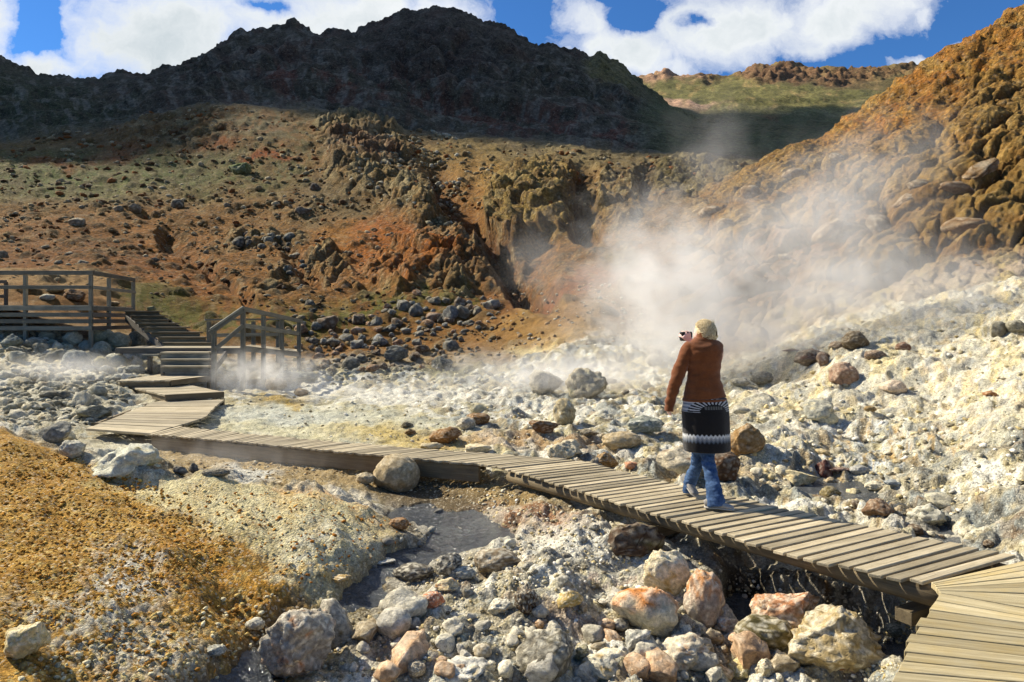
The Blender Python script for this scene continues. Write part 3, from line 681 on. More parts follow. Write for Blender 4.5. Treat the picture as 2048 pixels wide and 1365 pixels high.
# ---- the cumulus whose shadow lies on the mountain: a real cloud high to the left, built where it floats
def cloud_over(outline, height):
    """outline: (px, Y) points of the shaded land; the cloud hangs over it along the sun's direction"""
    pts = []
    for px, Y in outline:
        x = (px - HX) / F * Y; z = ground_z(x, Y); t = (height - z) / SUN.z
        pts.append((x + SUN.x * t, Y + SUN.y * t))
    return pts
SHADE = [(-2000, 74), (-500, 84), (-100, 88), (0, 80), (110, 85), (190, 92), (260, 100), (330, 104), (400, 103), (470, 102), (620, 100.5), (760, 101), (900, 102), (1050, 102), (1200, 102), (1350, 101), (1500, 100), (1720, 98), (2100, 100),
         (2300, 170), (2000, 222), (1700, 224), (1600, 222), (1500, 215), (1420, 212), (1345, 216), (1290, 205), (1220, 187), (1150, 196), (1080, 212), (900, 240), (400, 250), (-500, 260), (-1500, 200)]
CH = 330.0
cpts = cloud_over(SHADE, CH)
def cloud_mesh():
    bm = bmesh.new()
    vs = [bm.verts.new((x, y, 0)) for x, y in cpts]
    f = bm.faces.new(vs); bmesh.ops.triangulate(bm, faces=[f])
    for _ in range(4):
        bmesh.ops.subdivide_edges(bm, edges=[e for e in bm.edges if e.calc_length() > 9], cuts=1, use_grid_fill=True)
        bmesh.ops.triangulate(bm, faces=bm.faces[:])
    for v in bm.verts: v.select = v.is_boundary
    me = bpy.data.meshes.new('c'); bm.verts.index_update()
    co = np.array([v.co[:] for v in bm.verts]); bd = np.array([v.is_boundary for v in bm.verts])
    fs = [[v.index for v in f.verts] for f in bm.faces]; be = [(e.verts[0].index, e.verts[1].index, [v.index for v in e.link_faces[0].verts]) for e in bm.edges if e.is_boundary]
    bm.free()
    B = co[bd]; d = np.array([np.min(np.hypot(B[:, 0] - c[0], B[:, 1] - c[1])) for c in co])
    p3 = np.c_[co[:, 0] / 30, co[:, 1] / 30, np.zeros(len(co))]
    puff = 1 + .5 * perlin3(p3, 3) + .3 * perlin3(p3 * 2.3, 4) + .2 * perlin3(p3 * 5, 5)
    top = np.sqrt(np.clip(d, 0, 60) / 60) * 45 * puff; bot = -np.sqrt(np.clip(d, 0, 30) / 30) * 7 * puff
    edge_w = np.exp(-d / 14)[:, None] * 3.5 * np.c_[perlin3(p3 * 3 + 9, 6), perlin3(p3 * 3 + 19, 7)]
    co[:, :2] += edge_w
    n = len(co)
    V = np.r_[np.c_[co[:, :2], CH + top], np.c_[co[:, :2], CH + bot]]
    Fc = [f for f in fs] + [[i + n for i in f[::-1]] for f in fs]
    for a, b, fv in be:
        k = fv.index(a)
        if fv[(k + 1) % 3] == b: Fc.append([b, a, a + n, b + n])
        else: Fc.append([a, b, b + n, a + n])
    m, ntc, b, out = new_mat('cloud_white'); b.inputs['Base Color'].default_value = (.85, .87, .9, 1); b.inputs['Roughness'].default_value = 1
    return mesh_obj('cloud', V, Fc, m)
cl = cloud_mesh(); tag(cl, 'broad white cumulus floating high to the left of the mountain', kind='structure')
# ================================================================ water in the stream beds
def water_sheet(name, mask, drop, label):
    sel = mask > .04
    q = sel[:-1, :-1] & sel[1:, :-1] & sel[:-1, 1:] & sel[1:, 1:]
    r, c = np.where(q)
    idx = np.full(XX.shape, -1, np.int64)
    used = np.zeros(XX.shape, bool)
    for a in (0, 1):
        for b in (0, 1): used[r + a, c + b] = True
    ur, uc = np.where(used); idx[ur, uc] = np.arange(len(ur))
    zz = blurW[ur, uc] - drop
    V = np.stack([XX[ur, uc], YY[ur, uc], zz], -1)
    Fc = np.stack([idx[r, c], idx[r, c + 1], idx[r + 1, c + 1], idx[r + 1, c]], -1)
    m, nt, b, out = new_mat('milky_water')
    geo = nt.nodes.new('ShaderNodeNewGeometry')
    n1 = noise(nt, geo.outputs['Position'], 13, 5, .65, 1.2); n2 = noise(nt, geo.outputs['Position'], 2.2, 4, .6)
    nt.links.new(mixc(nt, mapr(nt, n2, .35, .65, 0, 1), (.05, .056, .06, 1), (.105, .11, .112, 1)), b.inputs['Base Color'])
    b.inputs['Roughness'].default_value = .1; b.inputs['Specular IOR Level'].default_value = .5
    bp = nt.nodes.new('ShaderNodeBump'); bp.inputs['Strength'].default_value = .9; bp.inputs['Distance'].default_value = .06
    nt.links.new(n1, bp.inputs['Height']); nt.links.new(bp.outputs[0], b.inputs['Normal'])
    tag(mesh_obj(name, V, Fc, m), label, kind='structure')
blurW = blur_axis(blur_axis(ZB, 14, 0), 14, 1)
water_sheet('stream', stream_core * nearz * (YY > 3.2), .075, 'shallow grey milky stream running past the orange mound')
water_sheet('stream_pool', (stream_r * nearz > .3) * (YY > 3.2), .235, 'dark shallow water under the near boardwalk')
water_sheet('stream_rill', (stream_rr * nearz > .3) * 1.0, .085, 'thin rill of water behind the boardwalk')

# ================================================================ rocks
_ico = {}
def ico(sub):
    if sub not in _ico:
        bm = bmesh.new(); bmesh.ops.create_icosphere(bm, subdivisions=sub, radius=1)
        v = np.array([x.co[:] for x in bm.verts], np.float32); f = np.array([[y.index for y in x.verts] for x in bm.faces], np.int32)
        bm.free(); _ico[sub] = (v, f)
    return _ico[sub]
def rock_shape(seed, sub=4, style='block', rough=.06):
    r = np.random.default_rng(seed); v, f = ico(sub); p = v.copy()
    n = {'block': 20, 'round': 16, 'slab': 8, 'spire': 9, 'crag': 22}[style]
    lo, hi = {'block': (.50, .86), 'round': (.8, .97), 'slab': (.6, .9), 'spire': (.5, .85), 'crag': (.6, .92)}[style]
    for k in range(n):
        d = r.normal(size=3); d /= np.linalg.norm(d); o = r.uniform(lo, hi)
        s = p @ d - o; m = s > 0
        p[m] -= (s[m] * .97)[:, None] * d
    if style == 'spire':
        k = np.clip(p[:, 2], -1, 1); p[:, :2] *= (1 - .42 * k)[:, None]
    q = p * 1.4 + seed * 3.1
    nn = p / np.linalg.norm(p, axis=1)[:, None]
    d = perlin3(q, seed % 50) * rough * .9 + perlin3(q * 2.3 + 5, seed % 50 + 1) * rough * 1.4
    if sub >= 3: d = d + perlin3(q * 5.1 + 9, 2) * rough * 1.0 + perlin3(q * 11, 3) * rough * .6
    if sub >= 4: d = d - np.clip(perlin3(q * 7 + 31, 4) - .35, 0, 1) * rough * 2.5 + perlin3(q * 23, 5) * rough * .22
    p = p + nn * d[:, None]
    p -= (p.max(0) + p.min(0)) / 2; p /= np.abs(p).max(0)
    return p.astype(np.float32), f
CRUST = .0
def rock_colors(p, seed, base, patch=None, amt=.4, top=None):
    base = np.array(C(*base)) * 1.15; base = base * .8 + base.mean() * .2; c = np.tile(base, (len(p), 1)).astype(np.float32)
    n1 = perlin3(p * 2.1 + seed * 1.7, 7) + .5 * perlin3(p * 5.3 + seed, 8); n2 = perlin3(p * 9 + seed, 9) + .6 * perlin3(p * 19, 10)
    if patch is not None:
        m = sstep(.25 - amt, .55 - amt, n1 * .7 + n2 * .12)[:, None]; c = c * (1 - m) + np.array(C(*patch)) * m
    if top is not None:
        m = (sstep(.1, .6, p[:, 2] * .8 + n1 * .4 + n2 * .15))[:, None]; c = c * (1 - m) + np.array(C(*top)) * m
    if top is None or True:
        m = (sstep(.0, .5, n2 * .9 + perlin3(p * 4.3 + seed * 2.3, 12) * .6 + .25 * p[:, 2]) * CRUST)[:, None]; c = c * (1 - m) + np.array(C(226, 218, 194)) * m
    c *= (1 + .28 * n2 + .18 * n1)[:, None]
    return np.clip(c, .01, .9)
def stone_material():
    m, nt, b, out = new_mat('stone')
    att = N(nt, 'ShaderNodeAttribute', _attribute_name='Col'); geo = nt.nodes.new('ShaderNodeNewGeometry'); pos = geo.outputs['Position']
    far = att.outputs['Alpha']     # 1 = far off and large
    n1 = noise(nt, pos, 38, 6, .72); n2 = noise(nt, pos, 9, 7, .68); n3 = noise(nt, pos, 2.2, 7, .7); v = voro(nt, pos, 46); n0 = noise(nt, pos, 130, 3, .6)
    def mixf(a, c):
        n = nt.nodes.new('ShaderNodeMix'); n.data_type = 'FLOAT'; nt.links.new(far, n.inputs[0]); nt.links.new(a, n.inputs[2]); nt.links.new(c, n.inputs[3]); return n.outputs[0]
    a1 = mixf(n1, n2); a2 = mixf(n2, n3)
    k = math_n(nt, 'ADD', mapr(nt, a1, .3, .7, .55, 1.4), mapr(nt, a2, .3, .7, -.22, .24))
    comb = nt.nodes.new('ShaderNodeCombineXYZ')
    for i in range(3): nt.links.new(k, comb.inputs[i])
    col = mixc(nt, 1.0, att.outputs['Color'], comb.outputs[0], 'MULTIPLY')
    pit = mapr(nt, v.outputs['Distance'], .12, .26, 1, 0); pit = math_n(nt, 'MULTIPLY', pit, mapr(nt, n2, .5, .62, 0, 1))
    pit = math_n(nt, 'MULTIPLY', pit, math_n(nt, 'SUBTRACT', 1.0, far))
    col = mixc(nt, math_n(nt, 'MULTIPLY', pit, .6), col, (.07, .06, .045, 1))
    nt.links.new(col, b.inputs['Base Color']); b.inputs['Roughness'].default_value = .92; b.inputs['Specular IOR Level'].default_value = .15
    h = math_n(nt, 'SUBTRACT', math_n(nt, 'ADD', math_n(nt, 'MULTIPLY', a1, .8), math_n(nt, 'ADD', math_n(nt, 'MULTIPLY', a2, .9), math_n(nt, 'MULTIPLY', n0, .25))), math_n(nt, 'MULTIPLY', pit, .5))
    bp = nt.nodes.new('ShaderNodeBump'); bp.inputs['Strength'].default_value = .85
    dist = nt.nodes.new('ShaderNodeMix'); dist.data_type = 'FLOAT'; nt.links.new(far, dist.inputs[0]); dist.inputs[2].default_value = .03; dist.inputs[3].default_value = .35
    nt.links.new(dist.outputs[0], bp.inputs['Distance']); nt.links.new(h, bp.inputs['Height']); nt.links.new(bp.outputs[0], b.inputs['Normal'])
    return m
STONE = stone_material()
_rid = [0]
def rock(x0, y0, x1, y1, label, base, patch=None, amt=.2, top=None, style='block', dep=.85, roll=0, name='boulder', rough=.075, ymin=3.0, lift=0.0, Y=None, flat=0.0):
    _rid[0] += 1; seed = 100 + _rid[0]
    cx = (x0 + x1) / 2; px_w = x1 - x0
    sub = 5 if px_w > 150 else 4 if px_w > 36 else 3
    gx, gy, gz = hit(cx, min(y1, 1362) if Y is None else y1, ymin)
    if Y is not None: gy = Y; gx = (cx - HX) / F * Y
    w = px_w / F * gy; hh = (y1 - y0) / F * gy
    d = dep * (w * .6 + min(hh, w) * .4)
    yc = gy + d * .42; xc = (cx - HX) / F * yc; w *= yc / gy
    zt = CZ + (HY - y0) / F * yc
    zb = min(ground_z(xc, yc), ground_z(xc, gy + .02)) - .10 * hh + lift
    if y1 > 1362: zb = min(zb, CZ + (HY - y1) / F * gy)
    h = max(zt - zb, .25 * hh)
    p, f = rock_shape(seed, sub, style, rough)
    a = math.radians(roll)
    if roll:
        p = p @ np.array([[math.cos(a), 0, -math.sin(a)], [0, 1, 0], [math.sin(a), 0, math.cos(a)]], np.float32)
        p /= np.abs(p).max(0)
    global CRUST
    CRUST = .6 if y0 > 1060 else .25
    c = rock_colors(p, seed, base, patch, amt, top)
    if flat: p[:, 2] = np.where(p[:, 2] > 1 - flat, 1 - flat + (p[:, 2] - 1 + flat) * .25, p[:, 2])
    c = np.c_[c, np.full(len(c), float(sstep(9, 30, gy)))]
    v = p * np.array([w / 2, d / 2, h / 2], np.float32)
    o = mesh_obj(name, v, f, STONE, col=c.astype(np.float32))
    o.location = (xc, yc, zb + h / 2)
    tag(o, label, 'boulder' if name == 'boulder' else name)
    return o
GREY, LGREY, CREAM, OCH, TAN, BRN, DK, SAL, WHT, BLU = (150, 142, 124), (178, 174, 158), (214, 200, 158), (176, 132, 62), (172, 148, 108), (120, 82, 44), (74, 66, 54), (196, 122, 74), (222, 216, 198), (150, 158, 156)
# --- front
rock(525, 1203, 690, 1400, 'large slanting grey boulder with rust-orange stain at the bottom edge beside the grey stream', (160, 148, 126), (186, 128, 80), .12, roll=-28, dep=.7)
rock(612, 1196, 716, 1300, 'grey pitted boulder leaning against the back of the large slanting grey boulder', (158, 148, 126), (150, 130, 90), .1, roll=-20)
rock(8, 1243, 88, 1328, 'angular pale yellow boulder alone on the orange gravel at the lower left', (206, 184, 116), (190, 170, 120), .2)
rock(1030, 1258, 1150, 1385, 'dark grey pitted pyramid boulder at the bottom edge', (120, 112, 92), (98, 92, 74), .2, style='spire', rough=.09)
rock(862, 1320, 992, 1400, 'flat white crusted boulder at the bottom edge beside the dark pyramid boulder', (206, 200, 180), (190, 170, 120), .1, rough=.1)
rock(1158, 1300, 1272, 1382, 'low cream boulder with yellow foot right of the dark pyramid boulder', (206, 198, 168), (184, 150, 80), .12, rough=.1)
rock(1248, 1256, 1302, 1314, 'blocky blue-grey boulder between the cream boulder and the flat orange-topped boulder', (150, 148, 134), WHT, .1)
rock(1220, 1165, 1362, 1292, 'wide boulder with a bright orange top and cream sides', (198, 186, 148), None, .1, top=(206, 132, 66), dep=.9)
rock(1284, 1093, 1378, 1200, 'cream layered slab tilted like a shell below the boardwalk', (212, 194, 146), (190, 160, 100), .1, roll=38, style='slab', dep=.5)
rock(1366, 1138, 1450, 1262, 'tall pinkish-grey boulder with an orange cap', (172, 150, 126), None, .1, top=(202, 142, 88), style='round')
rock(1492, 1183, 1652, 1290, 'boulder with a flat salmon-pink top below the boardwalk', (168, 138, 96), None, .1, top=(200, 140, 96))
rock(1560, 1205, 1776, 1400, 'biggest ochre and grey boulder at the lower right beside the near deck', (178, 152, 92), (160, 148, 120), .22, roll=18, dep=.8)
rock(1468, 1232, 1586, 1316, 'dark mossy olive boulder in front of the salmon-topped boulder', (112, 98, 50), (80, 74, 44), .2, style='round')
rock(1628, 1303, 1768, 1400, 'cream and rust boulder cut by the bottom edge next to the near deck', (200, 168, 108), (186, 118, 60), .25, rough=.1)
rock(1318, 1272, 1424, 1352, 'knobbly cream crusted boulder below the orange-capped tall boulder', (206, 190, 156), (180, 140, 100), .12, rough=.14, style='crag')
rock(1328, 1325, 1470, 1400, 'smooth tan boulder cut by the bottom edge below the knobbly cream boulder', (180, 156, 112), None, style='round')
rock(1458, 1315, 1508, 1378, 'small yellow block standing at the bottom edge', (198, 178, 104), None)
rock(1512, 1318, 1556, 1372, 'small cream and brown rock right of the yellow block', (190, 176, 136), BRN, .15)
rock(1434, 1232, 1476, 1272, 'small pink and white stone between the tall boulder and the mossy boulder', (200, 170, 140), WHT, .3)
rock(1770, 1248, 1818, 1290, 'round grey-green stone beside the edge of the near deck', (120, 122, 100), None, style='round')
rock(1203, 1040, 1330, 1122, 'dark brown boulder wedged beneath the middle of the boardwalk', (84, 62, 42), (96, 86, 48), .15)
rock(948, 1098, 1042, 1150, 'low brown-grey rock on the right bank of the stream', (136, 116, 84), None, style='round')
rock(784, 1128, 868, 1168, 'dark wet boulder lying in the stream', (92, 84, 70), (70, 66, 58), .2, style='round')
rock(868, 1104, 926, 1158, 'dark wet boulder right of the small stream cascade', (86, 82, 74), (120, 116, 104), .12)
rock(900, 1134, 954, 1164, 'small smooth grey stone below the dark cascade boulder', (140, 138, 124), None, style='round')
rock(744, 1118, 792, 1144, 'flat pale stone at the left bank of the stream', (190, 184, 166), None, style='slab')
rock(744, 1140, 772, 1158, 'little grey stone under the flat pale stone in the stream', (130, 126, 112), None)
rock(1112, 1178, 1168, 1228, 'pointed yellow rock in the white crust', (200, 164, 72), (196, 190, 160), .05, style='spire')
rock(838, 1182, 890, 1220, 'pointed orange rock in the white crust by the stream', (200, 112, 54), CREAM, .05, style='spire')
rock(870, 1158, 924, 1192, 'low cream and orange rock behind the pointed orange rock', (200, 176, 120), (196, 128, 66), .1)
rock(696, 1184, 764, 1224, 'grey rock at the stream edge behind the large slanting boulder', (152, 142, 120), None, style='round')
rock(948, 1288, 984, 1328, 'small upright tan rock left of the dark pyramid boulder', (170, 152, 116), None, style='round')
rock(813, 1322, 852, 1362, 'small upright tan stone left of the flat white boulder', (164, 148, 116), None, style='round')
rock(412, 1290, 452, 1332, 'small round grey stone at the foot of the orange mound', (150, 148, 130), None, style='round')
rock(490, 1236, 530, 1272, 'small pale stone at the foot of the mound above the stream', (176, 170, 146), None, style='round')
rock(492, 1320, 530, 1350, 'wet grey stone in the stream left of the large slanting boulder', (120, 120, 112), WHT, .1)
rock(1028, 1172, 1076, 1236, 'dark brown crusty knob in the white crust', (82, 60, 36), None, rough=.15, style='crag')
rock(975, 1196, 1030, 1236, 'rounded cream crust lump left of the dark brown knob', (204, 196, 168), OCH, .05, rough=.12)
rock(1140, 1290, 1180, 1330, 'olive grey stone behind the low cream boulder', (130, 122, 84), None)
rock(655, 1150, 700, 1180, 'yellow stained lump at the tip of the mound', (190, 150, 60), WHT, .1, rough=.12)
# --- by the left part of the path
rock(745, 908, 840, 988, 'big round tan boulder against the left stretch of boardwalk', (170, 148, 104), (150, 126, 84), .1, style='round', rough=.045, dep=.9)
rock(712, 944, 752, 972, 'small tan stone at the left foot of the big round tan boulder', (172, 152, 110), None, style='round')
rock(348, 932, 378, 954, 'dark grey stone in the sand left of a low grey stone', (92, 84, 72), None)
rock(376, 926, 398, 948, 'smaller dark stone leaning on the dark grey stone in the sand', (90, 82, 70), None)
rock(404, 936, 462, 957, 'low wide grey stone in the sand below the boardwalk', (120, 110, 88), None, style='round')
rock(778, 1036, 818, 1062, 'small brown rock at the right tip of the orange mound', (150, 104, 44), None, style='round')
rock(84, 842, 150, 888, 'grey boulder beside the sharp bend of the boardwalk', (128, 124, 108), None)
rock(122, 862, 152, 884, 'small cream stone leaning on the grey boulder by the bend', (200, 184, 140), None)
rock(152, 810, 224, 846, 'grey boulder left of the wide ramp of planks', (120, 118, 98), (160, 156, 130), .15)
rock(178, 770, 214, 798, 'rounded grey stone left of the low plank platform', (140, 138, 118), None, style='round')
rock(80, 782, 130, 802, 'low dark grey stone in the pale crust at the left', (112, 108, 92), None)
rock(120, 880, 170, 920, 'grey crusted bump behind the orange mound', (176, 170, 146), None, style='round', rough=.1)
rock(182, 886, 322, 968, 'long white crusted hump behind the orange mound', (206, 202, 172), (170, 150, 80), .1, rough=.12, style='crag')
# --- behind the path, centre
rock(857, 854, 924, 892, 'brown flat-topped boulder behind the boardwalk left of the others', (134, 94, 40), (110, 76, 32), .2)
rock(914, 834, 952, 861, 'pale grey stone in front of a brown boulder', (170, 160, 134), None, style='round')
rock(932, 826, 980, 852, 'brown boulder behind the pale grey stone', (130, 92, 42), None)
rock(808, 858, 832, 872, 'smallest brown rock on the yellow flat', (118, 86, 34), None)
rock(1057, 839, 1122, 872, 'dark brown block boulder beside white crust', (116, 78, 32), (90, 62, 30), .2)
rock(1106, 796, 1152, 852, 'upright tan boulder standing in white crust', (168, 148, 100), (206, 200, 176), .02, style='round')
rock(1130, 735, 1214, 800, 'large knobbly grey boulder at the edge of the steam', (176, 162, 132), CREAM, .15, style='crag', rough=.1)
rock(1056, 740, 1128, 790, 'wide grey boulder veiled by steam', (178, 168, 144), None, style='crag')
rock(1203, 862, 1282, 902, 'broad tan boulder behind the middle of the boardwalk', (166, 142, 96), None, style='round')
rock(1090, 880, 1166, 928, 'pale pitted boulder touching the far edge of the boardwalk', (186, 170, 132), (110, 96, 72), .05, rough=.1)
rock(930, 888, 984, 910, 'flat cream rock at the boardwalk bend', (204, 184, 136), None, style='slab')
rock(840, 884, 888, 900, 'low cream rock touching the back edge of the left boardwalk', (198, 178, 130), None)
rock(1160, 858, 1198, 880, 'low dark grey rock behind the pale pitted boulder', (120, 108, 84), None)
rock(1184, 904, 1238, 934, 'ochre brown rock just behind the boardwalk', (140, 104, 46), (104, 78, 40), .2)
rock(1249, 922, 1280, 944, 'small orange stone just behind the boardwalk', (192, 122, 74), None)
rock(800, 844, 826, 858, 'small dark stone on the pale flat', (100, 90, 60), None)
rock(940, 806, 975, 826, 'low cream rock behind the brown boulders', (190, 176, 130), None)
rock(1312, 880, 1446, 968, 'large flat-topped grey boulder behind the walking woman', (186, 170, 136), (96, 66, 40), .0, dep=.8, flat=.2)
rock(1412, 900, 1480, 966, 'dark brown rounded boulder behind the woman at her right', (92, 62, 34), None, style='round')
rock(1450, 845, 1528, 915, 'cracked brown boulder right of the knitted skirt', (148, 112, 56), (100, 72, 38), .1, rough=.08)
rock(1252, 830, 1330, 872, 'grey crusted mound boulder in front of the steam', (130, 134, 118), WHT, .05, style='crag', rough=.12)
rock(1562, 938, 1634, 980, 'cream boulder with an ochre foot right of the boardwalk', (198, 180, 126), (150, 116, 60), .05)
rock(1632, 918, 1664, 956, 'dark red upright rock in the rubble', (96, 54, 44), None, style='spire')
rock(1655, 934, 1700, 958, 'low dark reddish rock beside the upright red rock', (104, 72, 56), None)
rock(1698, 930, 1738, 956, 'small blue-grey rock beside the thin rill', (150, 148, 138), None, style='round')
rock(1728, 998, 1790, 1046, 'brown triangular rock just beyond the boardwalk', (124, 92, 60), None, style='spire')
rock(1730, 962, 1772, 988, 'pale rounded rock above the brown triangular rock', (196, 184, 150), None, style='round')
rock(1768, 960, 1806, 984, 'blue-grey stone right of the pale rounded rock', (120, 128, 130), None, style='round')
rock(1818, 1008, 1896, 1054, 'whitish crusted boulder at the rill', (196, 190, 164), (130, 126, 104), .1, rough=.12, style='crag')
rock(1640, 972, 1680, 1000, 'olive brown stone behind the boardwalk rubble', (120, 104, 56), None, style='round')
rock(1690, 976, 1722, 1002, 'cream stone beside the olive brown stone', (198, 180, 124), None)
# --- on the white crust slope
rock(1658, 724, 1718, 778, 'smooth pinkish-brown boulder on the crust slope', (150, 116, 88), None, style='round')
rock(1588, 697, 1658, 738, 'wide grey-brown boulder capping the crust ledge', (140, 122, 100), (110, 84, 70), .2)
rock(1564, 698, 1604, 716, 'low reddish rock left of the wide grey-brown boulder', (138, 98, 70), None, style='slab')
rock(1632, 704, 1658, 736, 'upright brown stone at the right end of the wide grey-brown boulder', (130, 104, 82), None)
rock(1682, 662, 1738, 702, 'dark round boulder highest on the near crust ledge', (112, 94, 66), None, style='round')
rock(1790, 684, 1822, 704, 'small reddish-brown rock on the upper crust slope', (136, 98, 70), None, style='round')
rock(1758, 760, 1812, 792, 'pale pink rounded rock on the crust slope', (214, 186, 150), None, style='round')
rock(1964, 782, 1992, 796, 'lone flat brown stone on the smooth white slope', (150, 98, 40), None, name='boulder')
rock(1976, 642, 2012, 678, 'square grey boulder near the right edge half lost in steam', (140, 130, 104), None)
rock(2010, 640, 2052, 672, 'grey boulder at the right edge beside the square one', (140, 132, 106), None, style='round')
rock(1606, 798, 1672, 850, 'grey-white lumpy boulder on the lower crust slope', (160, 156, 134), CREAM, .1, style='crag')
rock(1640, 826, 1676, 850, 'cream stone leaning on the grey-white lumpy boulder', (206, 190, 140), None, style='round')
rock(1655, 682, 1690, 706, 'small brownish block between the ledge boulders', (150, 126, 96), None)
rock(1728, 700, 1772, 724, 'rounded brown stone right of the dark round boulder', (136, 110, 84), None, style='round')
rock(1728, 812, 1752, 830, 'small ochre stone on the lower crust slope', (150, 120, 62), None, style='round')
rock(1500, 742, 1546, 774, 'rounded grey boulder close behind the woman in the mist', (150, 140, 116), None, style='round')
rock(1462, 756, 1500, 776, 'low pale stone in the mist right of the sweater', (176, 166, 140), None, style='round')
# --- left field by the platform
rock(180, 653, 228, 690, 'pale round boulder with orange foot under the platform corner', (186, 176, 136), None, style='round')
rock(180, 670, 206, 686, 'small rust-red stone under the pale round boulder', (178, 90, 40), None)
rock(216, 664, 262, 704, 'cream boulder with an orange edge below the platform steps', (184, 170, 130), (190, 120, 50), .02, style='round')
rock(252, 662, 294, 698, 'grey speckled boulder at the foot of the platform steps', (136, 134, 116), None, style='round')
rock(124, 660, 166, 698, 'pointed pale boulder in front of the platform slats', (180, 176, 150), None, roll=30)
rock(78, 660, 112, 684, 'tilted grey rounded boulder in front of the platform slats', (150, 152, 134), None, style='round', roll=-30)
rock(158, 680, 186, 706, 'grey rock leaning below the pointed pale boulder', (150, 152, 134), None, style='round')
rock(182, 682, 222, 712, 'grey-green boulder below the pale round boulder', (140, 144, 124), None, style='round')
rock(208, 706, 254, 738, 'smooth pale boulder beside the landing beam', (190, 186, 158), None, style='round')
rock(252, 730, 290, 748, 'low grey rock left of the bottom steps', (150, 150, 130), None, style='round')
rock(288, 680, 328, 696, 'grey rock lying against the upper steps', (140, 134, 120), None, style='round')
rock(126, 700, 180, 738, 'wide blue-grey boulder in the pale rubble', (146, 150, 138), None, style='round')
rock(186, 712, 216, 740, 'yellowish stone between the blue-grey and the smooth pale boulder', (176, 160, 96), None, style='round')
rock(4, 668, 50, 700, 'grey boulder at the left edge below the slats', (146, 150, 134), None)
rock(48, 674, 96, 700, 'second grey boulder from the left edge below the slats', (140, 140, 122), None, style='round')
rock(126, 578, 170, 606, 'square brown boulder on the sand behind the platform railing', (140, 98, 48), None, ymin=23)
rock(80, 588, 112, 604, 'whitish stone on the sand behind the platform railing', (190, 182, 150), None, ymin=23, style='round')
rock(82, 574, 132, 590, 'long tan stone on the sand above the whitish stone', (170, 140, 84), None, ymin=23, style='slab')
rock(215, 602, 242, 614, 'small tan stone behind the right railing of the platform', (170, 140, 84), None, ymin=23)
rock(292, 612, 312, 626, 'small yellowish boulder on the green bank above the steps', (160, 150, 84), None, ymin=23)
# --- tuff and rubble beyond
rock(884, 611, 920, 646, 'tallest dark grey boulder on the rubble heap', (112, 112, 106), None, ymin=20)
rock(768, 690, 818, 728, 'dark grey boulder in front of the rubble heap', (108, 108, 100), None)
rock(862, 712, 906, 742, 'grey crusted rock left of the brown fan', (120, 118, 104), WHT, .0)
rock(746, 668, 770, 690, 'pale grey block in the rubble before the heap', (160, 160, 150), None)
rock(530, 755, 575, 782, 'tan boulder in the steam beside the footbridge', (150, 128, 92), None, style='round')
rock(588, 776, 618, 794, 'brown rock at the right of the footbridge steam', (140, 112, 70), None)
rock(555, 742, 640, 768, 'ragged grey ledge rock right of the footbridge', (160, 160, 136), DK, .0, style='crag', rough=.14)
rock(590, 413, 620, 432, 'dark boulder alone on the orange hillside', (110, 92, 66), None, ymin=25)
rock(455, 325, 500, 352, 'mossy grey boulder on the left hillside', (112, 118, 70), None, top=(116, 130, 66), ymin=25)
rock(618, 366, 642, 382, 'dark pointed boulder in the grey scree of the hillside', (100, 80, 58), None, ymin=25)
print('hand rocks', _rid[0])

# --- scattered boulders, each a thing
CRUST = .35
_pool = {}
def pool_mesh(style, k, base, patch, top, far):
    key = (style, k, base, far)
    if key not in _pool:
        p, f = rock_shape(900 + k * 13 + len(_pool), 3, style, .08)
        c = rock_colors(p, k * 7 + 1, base, patch, .1, top)
        me = mesh_obj('boulder', p, f, STONE, col=np.c_[c, np.full(len(c), far)].astype(np.float32))
        _pool[key] = me.data; bpy.data.objects.remove(me)
    return _pool[key]
def in_poly(x, y, poly):
    ins = False; j = len(poly) - 1
    for i in range(len(poly)):
        xi, yi = poly[i]; xj, yj = poly[j]
        if (yi > y) != (yj > y) and x < (xj - xi) * (y - yi) / (yj - yi) + xi: ins = not ins
        j = i
    return ins
def scatter(n, poly, size, colors, label, group, seed, name='boulder', styles=('block', 'round'), far=.6, ymin=3, squash=.75, elong=1.0, tilt=.4):
    r = random.Random(seed); xs = [p[0] for p in poly]; ys = [p[1] for p in poly]; got = 0; spots = []
    tries = 0
    while got < n and tries < n * 40:
        tries += 1
        x, y = r.uniform(min(xs), max(xs)), r.uniform(min(ys), max(ys))
        if not in_poly(x, y, poly): continue
        s = size[0] + (size[1] - size[0]) * r.random() ** 2.2
        if any(abs(x - a) < (s + b) * .33 and abs(y - c) < (s + b) * .22 for a, c, b in spots): continue
        gx, gy, gz = hit(x, y, ymin)
        if gy > 395: continue
        spots.append((x, y, s)); got += 1
        w = s / F * gy
        o = bpy.data.objects.new(name, pool_mesh(r.choice(styles), r.randrange(3), r.choice(colors), None, None, far)); COL.objects.link(o)
        o.location = (gx, gy, gz + w * .14)
        o.rotation_euler = (r.uniform(-tilt, tilt), r.uniform(-tilt, tilt), r.uniform(0, 6.28))
        o.scale = (w * .5 * r.uniform(.85, 1.15) * elong, w * .5 * r.uniform(.75, 1.1), w * .5 * squash * r.uniform(.75, 1.2))
        tag(o, label, name, group)
HEAP = [(600, 640), (690, 660), (760, 622), (830, 592), (905, 594), (985, 596), (992, 640), (935, 672), (900, 700), (905, 735), (760, 745), (640, 745), (600, 700)]
scatter(112, HEAP, (13, 42), [(112, 108, 94), (142, 138, 122), (150, 108, 66), (124, 116, 94), (116, 94, 68)], 'angular grey and brown boulder in the rubble heap below the orange cliff', 'boulders of the rubble heap', 5, name='rubble_rock', styles=('block', 'crag', 'block'), far=.5, squash=.8)
